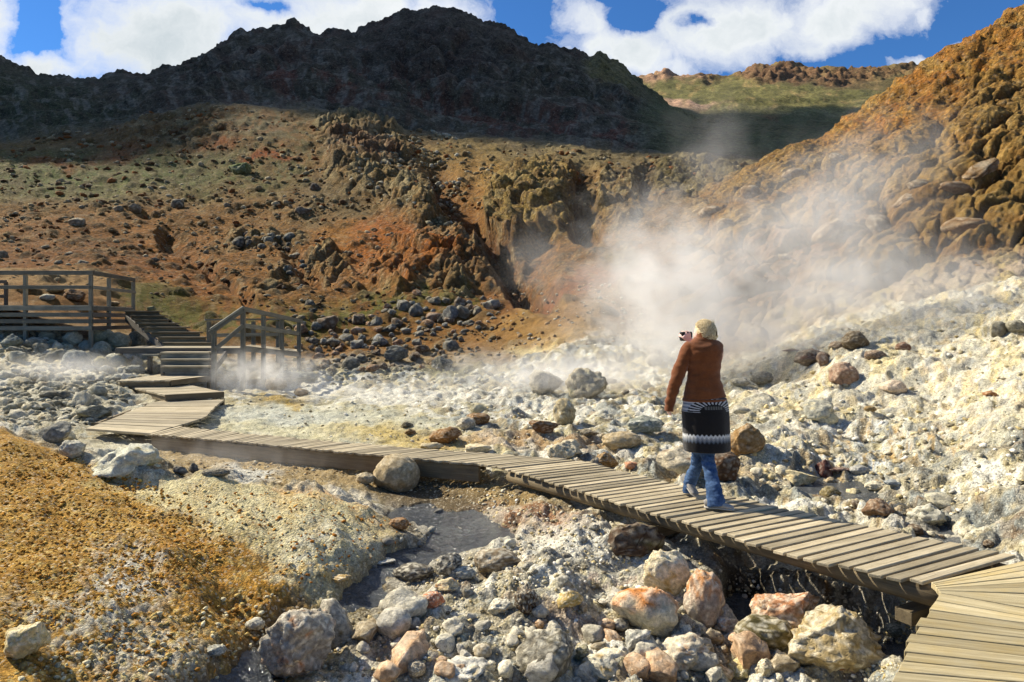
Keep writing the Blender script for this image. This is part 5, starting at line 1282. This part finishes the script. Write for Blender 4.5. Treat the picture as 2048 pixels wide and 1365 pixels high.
nb = 18; f0, f1 = P(486, 693, Y=Yb(486)), P(600, 704, Y=Yb(600)); wv = Vector((-.25, 1.15, 0))
for k in range(nb):
    s0, s1 = k / nb, (k + .9) / nb; a0, a1 = f0.lerp(f1, s0), f0.lerp(f1, s1)
    hexa('plank', [a0, a0 + wv, a1 + wv, a1], .04, W_PLANK, t, bev=0)
bar('handrail', P(409, 640, Y=19.5), P(562, 639, Y=20.6), .12, .05, W_RAIL, t)
bar('rail', P(433, 671, Y=19.5), P(560, 669, Y=20.6), .04, .10, W_RAIL, t)
for px, Yp in ((418, 19.5), (507, 20.2), (556, 20.6)): q = P(px, 641, Y=Yp); bar('post', (q.x, Yp, .4), (q.x, Yp, q.z - .03), .10, .10, W_RAIL, t)
# ================================================================ steam
def steam(name, label, px, py, Y, rx, ry, rY, dens, seed, tilt=0.0, nscale=1.6, lo=.42, hi=.72, pw=1.0, shear=0.0):
    """an ellipsoid of drifting steam centred on a pixel at depth Y; rx, ry in photo pixels, rY in metres"""
    c = P(px, py, Y=Y); sx_, sz_ = rx / F * Y, ry / F * Y
    v, f = ico(3); o = mesh_obj(name, v * 1.02, f)
    o.location = c; o.scale = (sx_, rY, sz_); o.rotation_euler = (0, math.radians(-tilt), 0)
    m = bpy.data.materials.new('steam'); m.use_nodes = True; nt = m.node_tree; nt.nodes.clear()
    out = nt.nodes.new('ShaderNodeOutputMaterial'); vp = nt.nodes.new('ShaderNodeVolumePrincipled'); nt.links.new(vp.outputs[0], out.inputs['Volume'])
    vp.inputs['Color'].default_value = (1, .995, .985, 1); vp.inputs['Anisotropy'].default_value = .35
    tc = nt.nodes.new('ShaderNodeTexCoord'); ob = tc.outputs['Object']
    ln = nt.nodes.new('ShaderNodeVectorMath'); ln.operation = 'LENGTH'; nt.links.new(ob, ln.inputs[0])
    fall = mapr(nt, ln.outputs['Value'], .15, 1.0, 1, 0); fall = math_n(nt, 'POWER', fall, 1.3)
    sc = nt.nodes.new('ShaderNodeMapping'); sc.inputs['Scale'].default_value = (sx_, rY, sz_); sc.inputs['Location'].default_value = (seed * 3.7, seed * 1.3, seed * 2.1); nt.links.new(ob, sc.inputs[0])
    n = noise(nt, sc.outputs[0], nscale, 5, .58, .9)
    thr = math_n(nt, 'SUBTRACT', math_n(nt, 'ADD', n, math_n(nt, 'MULTIPLY', fall, .30)), .12)
    d = mapr(nt, thr, lo, hi, 0, 1)
    d = math_n(nt, 'MULTIPLY', math_n(nt, 'MULTIPLY', d, fall), dens)
    nt.links.new(d, vp.inputs['Density'])
    o.data.materials.append(m); tag(o, label, kind='stuff')
    return o
steam('steam', 'main column of white steam rising behind the woman', 1340, 580, 16.5, 350, 300, 2.8, .95, 1, tilt=20, nscale=1.1, lo=.42, hi=.74)
steam('steam', 'foot of the steam column over the ground behind the woman', 1420, 690, 15.2, 350, 130, 1.6, 1.0, 13, nscale=1.3, lo=.38, hi=.74)
steam('steam', 'low bank of steam rolling along the ground left of the woman', 1130, 750, 15.5, 400, 75, 2.0, .9, 2, nscale=1.4, lo=.40, hi=.74)
steam('steam', 'bright steam spreading up the crust slope right of the woman', 1660, 590, 16.0, 400, 160, 2.0, .9, 3, tilt=24, nscale=1.1, lo=.38, hi=.74)
steam('steam', 'thin steam drifting over the right-hand slope', 1640, 430, 17.0, 420, 200, 2.2, .6, 4, tilt=32, nscale=1.0, lo=.38, hi=.75)
steam('steam', 'faint wisp of steam against the dark green hollow', 1430, 310, 26.0, 130, 180, 4.0, .09, 5, tilt=20, nscale=.9, lo=.42, hi=.74)
steam('steam', 'veil of steam over the orange cliff foot', 1080, 520, 22.0, 150, 150, 3.0, .08, 6, nscale=.8, lo=.42, hi=.72)
steam('steam', 'steam puffing up beside the footbridge', 530, 745, 15.6, 190, 75, .9, 1.7, 7, nscale=2.2, lo=.44, hi=.72)
steam('steam', 'mist lying over the rubble by the steps', 130, 735, 15.0, 260, 50, 1.5, .5, 8, nscale=2.0, lo=.44, hi=.72)
steam('steam', 'thin mist along the left stretch of boardwalk', 480, 915, 8.6, 400, 60, .5, .5, 9, tilt=-5, nscale=3.0, lo=.42, hi=.75)
steam('steam', 'thin mist over the white flat', 780, 775, 13.5, 360, 50, 1.0, .4, 10, nscale=2.0, lo=.42, hi=.72)
steam('steam', 'mist over the upper white slope at the right', 1880, 580, 14.5, 300, 140, 1.5, .6, 11, tilt=12, nscale=1.4, lo=.40, hi=.74)
steam('steam', 'little puff of steam above the thin rill', 1620, 900, 10.0, 120, 80, .6, .9, 12, nscale=2.8, lo=.42, hi=.72)
# ================================================================ the woman on the boardwalk
PB = P(1420, 1018, z=0.0)
def L(px, py, y): return P(px, py, Y=PB.y + y) - PB
def tube(path, rad, seg=24, ref=Vector((1, 0, 0)), cap=True):
    """elliptical tube; rad = list of (a, b): a along ref, b across"""
    V, Fc = [], []; n = len(path)
    for i in range(n):
        d = (path[min(i + 1, n - 1)] - path[max(i - 1, 0)]).normalized()
        a = (ref - d * ref.dot(d)).normalized(); b = d.cross(a)
        for k in range(seg):
            t = 2 * math.pi * k / seg; V.append(path[i] + a * rad[i][0] * math.cos(t) + b * rad[i][1] * math.sin(t))
    for i in range(n - 1):
        for k in range(seg): Fc.append((i * seg + k, i * seg + (k + 1) % seg, (i + 1) * seg + (k + 1) % seg, (i + 1) * seg + k))
    if cap: Fc.append(tuple(range(seg))[::-1]); Fc.append(tuple(range((n - 1) * seg, n * seg)))
    return V, Fc
def smooth_path(pts, m=6):
    """Catmull-Rom through (Vector, a, b)"""
    out = []
    P_ = [pts[0]] + list(pts) + [pts[-1]]
    for i in range(1, len(P_) - 2):
        for k in range(m):
            t = k / m
            def cr(a, b, c, d): return .5 * ((2 * b) + (c - a) * t + (2 * a - 5 * b + 4 * c - d) * t * t + (3 * b - a - 3 * c + d) * t ** 3)
            out.append(tuple(cr(P_[i - 1][j], P_[i][j], P_[i + 1][j], P_[i + 2][j]) for j in range(3)))
    out.append(pts[-1]); return [o[0] for o in out], [(o[1], o[2]) for o in out]
def limb(pts, seg=20, ref=Vector((1, 0, 0)), m=6):
    p, r = smooth_path(pts, m); return tube(p, r, seg, ref)
def ball(c, r, sub=3, R=None, fn=None):
    v, f = ico(sub); q = v.astype(float) * np.array(r)
    if fn is not None: q = fn(q)
    if R is not None: q = q @ np.array(R).T
    return [Vector(x) + c for x in q], [tuple(x) for x in f]
def union(name, parts, voxel, smooth, mat, parent=None, colfn=None):
    V, Fc = [], []
    for v, f in parts:
        o = len(V); V += list(v); Fc += [tuple(i + o for i in x) for x in f]
    me = bpy.data.meshes.new(name); me.from_pydata([tuple(x) for x in V], [], Fc); me.update()
    o = bpy.data.objects.new(name, me); COL.objects.link(o)
    r = o.modifiers.new('r', 'REMESH'); r.mode = 'VOXEL'; r.voxel_size = voxel
    if smooth: s = o.modifiers.new('s', 'SMOOTH'); s.iterations = smooth; s.factor = .5
    dg = bpy.context.evaluated_depsgraph_get(); dg.update(); m2 = bpy.data.meshes.new_from_object(o.evaluated_get(dg))
    o.modifiers.clear(); o.data = m2; bpy.data.meshes.remove(me); m2.name = name
    m2.polygons.foreach_set('use_smooth', np.ones(len(m2.polygons), bool)); m2.materials.clear(); m2.materials.append(mat)
    if parent is not None: o.parent = parent
    return o
def cloth_mat(name, c, c2, scale, bump, knit=False, col_attr=False, rough=.95):
    m, nt, b, out = new_mat(name); tc = nt.nodes.new('ShaderNodeTexCoord'); ob = tc.outputs['Object']
    n1 = noise(nt, ob, scale, 5, .6); n2 = noise(nt, ob, 9, 4, .6)
    if col_attr:
        att = N(nt, 'ShaderNodeAttribute', _attribute_name='Col'); base = att.outputs['Color']
    else: base = mixc(nt, mapr(nt, n2, .35, .65, 0, 1), c + (1,), c2 + (1,))
    k = mapr(nt, n1, .3, .7, .72, 1.28); cb = nt.nodes.new('ShaderNodeCombineXYZ')
    for i in range(3): nt.links.new(k, cb.inputs[i])
    nt.links.new(mixc(nt, 1.0, base, cb.outputs[0], 'MULTIPLY'), b.inputs['Base Color']); b.inputs['Roughness'].default_value = rough; b.inputs['Specular IOR Level'].default_value = .1
    h = n1
    if knit:
        wv = nt.nodes.new('ShaderNodeTexWave'); wv.wave_type = 'BANDS'; wv.bands_direction = 'Z'; wv.inputs['Scale'].default_value = 42; wv.inputs['Distortion'].default_value = 1.2; nt.links.new(ob, wv.inputs['Vector'])
        h = math_n(nt, 'ADD', math_n(nt, 'MULTIPLY', wv.outputs['Fac'], .4), n1)
        if 'Sheen Weight' in b.inputs: b.inputs['Sheen Weight'].default_value = .25
    bp = nt.nodes.new('ShaderNodeBump'); bp.inputs['Strength'].default_value = bump; bp.inputs['Distance'].default_value = .006
    nt.links.new(h, bp.inputs['Height']); nt.links.new(bp.outputs[0], b.inputs['Normal']); return m
SKIN, nt, b, out = new_mat('skin'); b.inputs['Base Color'].default_value = (.70, .47, .39, 1); b.inputs['Roughness'].default_value = .55
b.inputs['Subsurface Weight'].default_value = .1; b.inputs['Subsurface Radius'].default_value = (.01, .004, .002)
WOOL = cloth_mat('brown_wool', (.16, .052, .016), (.21, .07, .022), 160, .6, knit=True)
KNIT = cloth_mat('patterned_wool', None, None, 150, .8, knit=True, col_attr=True)
DENIM = cloth_mat('denim', (.024, .05, .11), (.075, .13, .24), 60, .3, rough=.85)
HAIRM, nt, b, out = new_mat('blonde_hair')
tc = nt.nodes.new('ShaderNodeTexCoord'); mp = nt.nodes.new('ShaderNodeMapping'); mp.inputs['Scale'].default_value = (60, 60, 14); nt.links.new(tc.outputs['Object'], mp.inputs[0])
nh = noise(nt, mp.outputs[0], 3, 4, .6, 1.0); nt.links.new(mixc(nt, mapr(nt, nh, .35, .65, 0, 1), (.34, .20, .07, 1), (1.0, .86, .52, 1)), b.inputs['Base Color']); b.inputs['Roughness'].default_value = .36
bp = nt.nodes.new('ShaderNodeBump'); bp.inputs['Strength'].default_value = .8; bp.inputs['Distance'].default_value = .01; nt.links.new(nh, bp.inputs['Height']); nt.links.new(bp.outputs[0], b.inputs['Normal'])

# head turned to the far left, towards the camera she holds up
hc = L(1408, 668, .23); fwd = Vector((-.72, .68, -.08)).normalized(); side = fwd.cross(Vector((0, 0, 1))).normalized(); upv = side.cross(fwd)
HR = Matrix((side, fwd, upv)).transposed().to_3x3()
def head_fn(q):      # x side, y forward, z up
    x, y, z = q[:, 0].copy(), q[:, 1].copy(), q[:, 2].copy()
    low = np.clip(-z / .115, 0, 1)
    x = x * (1 - .30 * low ** 1.5); y = np.where(y > 0, y * (1 - .12 * low), y * (1 - .45 * low))
    nose = np.exp(-((x / .014) ** 2) - ((z + .012) / .026) ** 2) * (y > 0) * .022; y = y + nose
    for s in (-1, 1): y = y - np.exp(-(((x - s * .03) / .016) ** 2) - ((z - .012) / .014) ** 2) * (y > 0) * .012
    y = y + np.exp(-((x / .024) ** 2) - ((z + .052) / .008) ** 2) * (y > 0) * .006 + np.exp(-((x / .02) ** 2) - ((z + .095) / .018) ** 2) * (y > 0) * .008
    return np.stack([x, y, z], -1)
parts = [ball(hc, (.076, .096, .116), 5, HR, head_fn)]
for s in (-1, 1): parts.append(ball(hc + side * s * .077 + upv * -.005 - fwd * .01, (.010, .018, .030), 3, HR))
neck = L(1409, 688, .22)
parts.append(limb([(hc - upv * .06 - fwd * .02, .052, .055), (neck, .052, .055), (L(1408, 700, .2), .07, .07)]))
parts.append(limb([(L(1408, 690, .2), .06, .055), (L(1408, 700, .2), .13, .075), (L(1408, 730, .2), .125, .09), (L(1408, 765, .2), .11, .085), (L(1409, 805, .2), .14, .10), (L(1411, 850, .2), .15, .11), (L(1411, 880, .22), .12, .10)], 28))
# legs inside the jeans, down into the shoes
parts.append(limb([(L(1403, 862, .22), .080, .080), (L(1396, 905, .29), .055, .058), (L(1391, 936, .36), .042, .045), (L(1380, 962, .45), .036, .038), (L(1371, 972, .52), .03, .03)]))
parts.append(limb([(L(1418, 862, .2), .080, .080), (L(1414, 905, .19), .056, .06), (L(1419, 932, .14), .044, .046), (L(1425, 960, .07), .042, .044), (L(1431, 1000, -.02), .032, .032), (L(1431, 1012, -.03), .03, .03)]))
# arms
la = [(L(1378, 697, .2), .05, .05), (L(1367, 720, .2), .044, .044), (L(1355, 752, .2), .038, .04), (L(1345, 785, .21), .032, .034), (L(1339, 812, .22), .024, .026), (L(1338, 822, .22), .022, .03)]
parts.append(limb(la, 16))
ra = [(L(1436, 697, .2), .05, .05), (L(1436, 716, .32), .044, .044), (L(1424, 724, .44), .038, .038), (L(1404, 703, .43), .032, .032), (L(1386, 686, .385), .026, .024), (L(1380, 681, .365), .028, .022)]
parts.append(limb(ra, 16))
# hands: palm, four unequal curled fingers and a thumb each
def hand(wrist, d, nrm, curl, lens=(.070, .078, .074, .060)):
    """palm from wrist along d, back of the hand facing nrm; fingers curl away from nrm"""
    d = d.normalized(); nrm = (nrm - d * nrm.dot(d)).normalized(); ac = d.cross(nrm)
    out = [limb([(wrist, .022, .016), (wrist + d * .035, .036, .016), (wrist + d * .075, .038, .014), (wrist + d * .085, .034, .011)], 14, ac)]
    for i, ln_ in enumerate(lens):
        p = wrist + d * .078 + ac * (.028 - i * .0185); q = d.copy(); pts = [(p - d * .015, .0088, .0088)]
        for s, c in ((.45, curl), (.32, curl * 1.1), (.23, curl * .8)):
            pts.append((p, .0086 - .001 * len(pts) * .5, .0086 - .001 * len(pts) * .5)); q = (q * math.cos(c) - nrm * math.sin(c)).normalized() if abs(nrm.dot(q)) < 2 else q
            p = p + q * ln_ * s; nr = q
        pts.append((p, .006, .006)); out.append(limb(pts, 10, ac, 3))
    tpos = wrist + d * .03 + ac * .030
    out.append(limb([(tpos - ac * .01, .011, .011), (tpos + ac * .018 + d * .02, .010, .010), (tpos + ac * .022 + d * .046 - nrm * .012, .009, .009), (tpos + ac * .012 + d * .066 - nrm * .022, .007, .007)], 10, d, 3))
    return out
parts += hand(L(1338, 806, .22), Vector((-.05, 0, -1)), Vector((-1, -.2, 0)), .35, (.045, .05, .048, .04))
parts += hand(L(1382, 682, .37), L(1366, 669, .37) - L(1382, 682, .37), Vector((-.1, -1, .25)), .75)
person = union('person', parts, .0055, 2, SKIN)
person.location = PB
tag(person, 'blonde woman in brown sweater, knitted skirt and jeans walking along the boardwalk', 'person')
# eyes and lips
def child(name, parts, voxel, smooth, mat): return union(name, parts, voxel, smooth, mat, person)
ew, nt, b, out = new_mat('eye'); b.inputs['Base Color'].default_value = (.6, .6, .58, 1); b.inputs['Roughness'].default_value = .2
for s in (-1, 1):
    v, f = ball(hc + side * s * .03 + fwd * .074 + upv * .012, (.012, .012, .012), 2); mesh_obj('eye', np.array([x[:] for x in v]), np.array(f), ew, person, world=False)
# sweater
S_ = [(797, 1366, 1452, .128), (790, 1367, 1450, .128), (775, 1370, 1446, .118), (757, 1374, 1441, .108), (738, 1376, 1440, .108), (718, 1374, 1443, .115), (703, 1370, 1446, .118), (692, 1371, 1446, .108), (685, 1377, 1440, .09), (680, 1385, 1432, .078), (676, 1391, 1427, .070), (670, 1393, 1425, .066), (664, 1394, 1424, .066)]
tor = []
for py, xa, xb, dp in S_:
    a = L(xa, py, .2); b_ = L(xb, py, .2); tor.append(((a + b_) / 2, (b_.x - a.x) / 2, dp))
sw = [limb(tor, 40, m=5)]
sw.append(limb([(L(1384, 694, .2), .060, .07), (L(1374, 702, .2), .062, .068), (L(1367, 720, .2), .062, .064), (L(1356, 750, .2), .062, .058), (L(1346, 780, .21), .054, .050), (L(1340, 803, .22), .046, .044), (L(1338, 823, .22), .041, .040)], 24))
sw.append(limb([(L(1426, 697, .2), .06, .06), (L(1433, 700, .22), .052, .064), (L(1433, 716, .32), .050, .052), (L(1426, 725, .44), .05, .05), (L(1406, 706, .44), .042, .042), (L(1390, 690, .40), .036, .034)], 24, m=5))
sweater = child('sweater', sw, .006, 5, WOOL)
rb = []          # ribbed hem, a turn of thicker knit
a = L(1366, 800, .2); b_ = L(1452, 800, .2); c0 = (a + b_) / 2
child('hem_rib', [limb([(c0 + Vector((0, 0, .016)), (b_.x - a.x) / 2 + .004, .130), (c0, (b_.x - a.x) / 2 + .006, .134), (c0 - Vector((0, 0, .012)), (b_.x - a.x) / 2 + .002, .130)], 40, m=3)], .006, 1, WOOL)
# knitted skirt with its pattern
K_ = [(796, 1368, 1452, .125), (808, 1366, 1456, .135), (822, 1364, 1458, .142), (845, 1365, 1459, .150), (875, 1366, 1460, .152), (893, 1367, 1461, .152), (900, 1368, 1461, .150), (902, 1371, 1458, .145)]
def skirt():
    na, V, Fc, Cc = 220, [], [], []
    pys = np.arange(796, 902.01, .55); KY = [k[0] for k in K_]
    cen = L(1412, 850, .2); zt = L(1412, 811, .06).z
    for py in pys:
        xa, xb, dp = (np.interp(py, KY, [k[j] for k in K_]) for j in (1, 2, 3)); a = L(xa, py, .2); b_ = L(xb, py, .2)
        for k in range(na):
            t = 2 * math.pi * k / na
            fold = 1 + .012 * math.sin(5 * t + 1) * (py - 796) / 100 + .006 * math.sin(11 * t)
            x = (a.x + b_.x) / 2 + (b_.x - a.x) / 2 * math.cos(t) * fold; y = a.y + dp * math.sin(t) * fold; V.append((x, y, a.z))
            c = np.array((.014, .012, .011)); white = np.array((.68, .68, .66)); blue = np.array((.22, .27, .34))
            px = 1412 + (x - cen.x) * 214
            u, w = (px - 1419) / 25., (812 - py + 8) / 13.; r = math.hypot(u, w); an = math.atan2(w, u)
            if py < 822:
                if w > -.15 and 1.05 < r < 1.9: c = white * .8 if math.cos(an * 27) > .15 else c
                elif r <= 1.05 and .25 < w < .75 and abs(u) < .7: c = np.array((.11, .11, .10)) * (1.3 if math.cos(u * 30) > 0 else .4)
                elif r > 1.9 and px < 1384: c = white * .8 if math.cos(py * .9) > -.3 else blue * .8
                elif r > 1.9: c = blue if math.cos(t * 60) > 0 else c
            zz = 866.5 + 2.2 * abs(((t * 17 / math.pi) % 1) * 2 - 1) * 2 - 2
            dpy = py - zz
            if 0 < dpy < 5: c = white * .92
            elif 5 <= dpy < 12: s = (dpy - 5) / 7; c = white * .6 * (1 - s) + blue * .5 * s
            elif 12 <= dpy < 16: s = (dpy - 12) / 4; c = blue * .5 * (1 - s) + c * s
            Cc.append(c)
    n = len(pys)
    for i in range(n - 1):
        for k in range(na): Fc.append((i * na + k, (i + 1) * na + k, (i + 1) * na + (k + 1) % na, i * na + (k + 1) % na))
    V = np.array(V); base = (n - 1) * na; inner = []
    for k in range(na):      # turned-in lower edge
        v = V[base + k].copy(); v[0] = cen.x + (v[0] - cen.x) * .93; v[1] = .2 + (v[1] - .2) * .93; v[2] += .01; inner.append(v)
    off = len(V); V = np.vstack([V, inner, [[x[0], x[1], x[2] + .25] for x in inner]]); Cc += [np.array((.012, .01, .01))] * (2 * na)
    for k in range(na):
        Fc.append((base + k, off + k, off + (k + 1) % na, base + (k + 1) % na)); Fc.append((off + k, off + na + k, off + na + (k + 1) % na, off + (k + 1) % na))
    return mesh_obj('skirt', V, np.array(Fc), KNIT, person, col=np.array(Cc), world=False)
skirt()
# jeans
je = [limb([(L(1403, 858, .22), .10, .10), (L(1399, 885, .25), .085, .085), (L(1396, 906, .29), .062, .07), (L(1392, 934, .36), .056, .060), (L(1382, 958, .44), .062, .060), (L(1378, 975, .47), .062, .064), (L(1378, 986, .47), .056, .068)], 26),
      limb([(L(1416, 858, .2), .10, .10), (L(1415, 885, .2), .084, .086), (L(1415, 906, .19), .068, .072), (L(1418, 930, .14), .062, .064), (L(1424, 958, .08), .062, .062), (L(1429, 985, .01), .072, .072), (L(1431, 1004, -.02), .082, .080), (L(1432, 1013, -.03), .086, .084)], 26),
      limb([(L(1410, 840, .2), .14, .11), (L(1410, 870, .21), .13, .11)], 26)]
def crease(o, amt, sc):
    me = o.data; n = len(me.vertices); v = np.empty(n * 3, np.float32); me.vertices.foreach_get('co', v); v = v.reshape(-1, 3)
    nn = np.empty(n * 3, np.float32); me.vertices.foreach_get('normal', nn); nn = nn.reshape(-1, 3)
    q = v * np.array(sc, np.float32); d = amt * (perlin3(q, 31) + .5 * perlin3(q * 2.1, 32)); v += nn * d[:, None]
    me.vertices.foreach_set('co', v.ravel()); me.update()
j = child('jeans', je, .006, 3, DENIM); crease(j, .008, (9, 9, 26)); crease(sweater, .010, (6, 6, 13))
# shoes
SHOE = cloth_mat('grey_shoe', (.20, .19, .17), (.34, .32, .29), 90, .4, rough=.8); SOLE, nt, b, out = new_mat('shoe_sole'); b.inputs['Base Color'].default_value = (.42, .39, .33, 1)
def shoe(heel, toe, up):
    d = (toe - heel).normalized(); up = (up - d * up.dot(d)).normalized(); ac = d.cross(up); ln_ = (toe - heel).length
    s = child('shoe', [limb([(heel + up * .035, .020, .028), (heel + d * .03 + up * .045, .034, .042), (heel + d * .09 + up * .05, .036, .045), (heel + d * .15 + up * .036, .042, .030), (heel + d * .21 + up * .028, .042, .022), (toe + up * .024, .026, .014)], 20, ac)], .005, 2, SHOE)
    k = child('sole', [limb([(heel - d * .004 + up * .010, .024, .010), (heel + d * .03 + up * .010, .038, .011), (heel + d * .12 + up * .010, .036, .010), (heel + d * .20 + up * .010, .048, .010), (toe + d * .006 + up * .010, .030, .010)], 20, ac)], .005, 1, SOLE)
    k.parent = s
hf = L(1409, 1011, -.01); hf.z = .012; tf = hf + Vector((.235, -.085, 0)); shoe(hf, tf, Vector((0, 0, 1)))
tr = L(1391, 992, .36); tr.z = .012; hr = tr + Vector((-.10, .17, .135)); shoe(hr, tr, Vector((.3, -.3, 1)))
# hair put up and clipped at the back
def hair_fn(q):
    p = q / np.array((.086, .108, .124)); d = 1 + .05 * perlin3(p.astype(np.float32) * np.float32(3), 3) + .02 * perlin3((p * 7).astype(np.float32), 4)
    q = q * d[:, None]; x, y, z = q[:, 0], q[:, 1], q[:, 2].copy()
    cut = -.022 + np.clip(y / .10, -1, 1) * .055          # the hairline climbs towards the brow
    z = np.maximum(z, cut); y = np.where((z < .05) & (y > .045), .045, y)
    return np.stack([x, y, z], -1)
hp = [ball(hc - fwd * .010 + upv * .006, (.086, .106, .122), 5, HR, hair_fn)]
bun = hc - fwd * .075 + side * .0 + upv * -.005
for k in range(9):
    a_ = k * .7; c_ = bun + side * .028 * math.cos(a_) + upv * .040 * math.sin(a_) - fwd * (.020 + .004 * (k % 3)); hp.append(ball(c_, (.024, .020, .026), 2))
for k in range(7):
    a_ = -1.0 + k * .33; s0 = bun + upv * .03; s1 = s0 + side * .06 * math.sin(a_) + upv * (.085 + .02 * (k % 2)) - fwd * .015; hp.append(limb([(s0, .006, .006), ((s0 + s1) / 2 - fwd * .01, .005, .005), (s1, .003, .003)], 8, fwd, 3))
child('hair', hp, .0045, 1, HAIRM)
# loose strands combed back over the skull into the bun
hr_ = random.Random(4); SV, SF = [], []
rad_ = (.088, .108, .125); hcen = hc - fwd * .010 + upv * .006
def on_skull(d, k): return hcen + side * d.x * rad_[0] * k + fwd * d.y * rad_[1] * k + upv * d.z * rad_[2] * k
end = Vector((0, -.93, .0))
for k in range(170):
    a_ = hr_.uniform(0, 2 * math.pi); st = Vector((math.sin(a_), .42 + .35 * math.cos(a_) - .55 * abs(math.sin(a_)), .75 * math.cos(a_) - .12)).normalized()
    e_ = (end + Vector((hr_.uniform(-.28, .28), 0, hr_.uniform(-.22, .30)))).normalized(); pts = []
    lift = hr_.uniform(1.0, 1.05); wv_ = hr_.uniform(0, 6)
    for q_ in range(8):
        s_ = q_ / 7; d_ = (st.slerp(e_, s_) if st.angle(e_) < 3.0 else st.lerp(e_, s_)).normalized()
        pts.append((on_skull(d_, lift + .012 * math.sin(wv_ + 5 * s_)) , .0032, .0026))
    v, f = limb(pts, 5, side if abs(side.dot((pts[-1][0] - pts[0][0]).normalized())) < .9 else upv, 2)
    o_ = len(SV); SV += [x[:] for x in v]; SF += [tuple(i + o_ for i in x) for x in f]
for k in range(46):
    a_ = hr_.uniform(0, 6.28); r_ = hr_.uniform(.018, .04); c_ = bun - fwd * .012; pts = []
    t0_ = hr_.uniform(0, 6.28); ax1 = (side * math.cos(a_) + upv * math.sin(a_)); ax2 = -fwd
    for q_ in range(7):
        t_ = t0_ + q_ * .5; pts.append((c_ + ax1 * r_ * math.cos(t_) + (side * -math.sin(a_) + upv * math.cos(a_)) * r_ * .9 * math.sin(t_) + ax2 * (.012 + .02 * math.sin(t_ * .7 + a_)), .0030, .0026))
    v, f = limb(pts, 5, fwd, 2); o_ = len(SV); SV += [x[:] for x in v]; SF += [tuple(i + o_ for i in x) for x in f]
mesh_obj('loose_hair', SV, SF, HAIRM, person, world=False)
CLIP, nt, b, out = new_mat('hair_clip'); b.inputs['Base Color'].default_value = (.10, .06, .03, 1); b.inputs['Roughness'].default_value = .3
child('hair_clip', [limb([(bun - fwd * .035 + upv * .035, .006, .006), (bun - fwd * .05, .008, .008), (bun - fwd * .035 - upv * .035, .006, .006)], 10, side, 4)], .003, 0, CLIP)
# what she holds: a small black camera
CAMB, nt, b, out = new_mat('camera_black'); b.inputs['Base Color'].default_value = (.02, .018, .018, 1); b.inputs['Roughness'].default_value = .4
cc = L(1372, 673, .41); ct = empty('handheld_camera', PB + cc); tag(ct, 'small black camera held up in front of the face', 'camera')
cd = Vector((-.35, .93, 0)).normalized(); cs = cd.cross(Vector((0, 0, 1)))
bar('body', PB + cc - cs * .058, PB + cc + cs * .058, .06, .088, CAMB, ct, bev=.010)
def cyl(name, a, b, r, mat, parent):
    v, f = tube([a, a.lerp(b, .5), b], [(r, r)] * 3, 24, Vector((0, 0, 1))); return mesh_obj(name, np.array([x[:] for x in v]), f, mat, parent)
cyl('lens', PB + cc + cd * .02, PB + cc + cd * .075, .030, CAMB, ct); cyl('eyecup', PB + cc - cd * .02 + Vector((0, 0, .03)), PB + cc - cd * .038 + Vector((0, 0, .03)), .014, CAMB, ct)
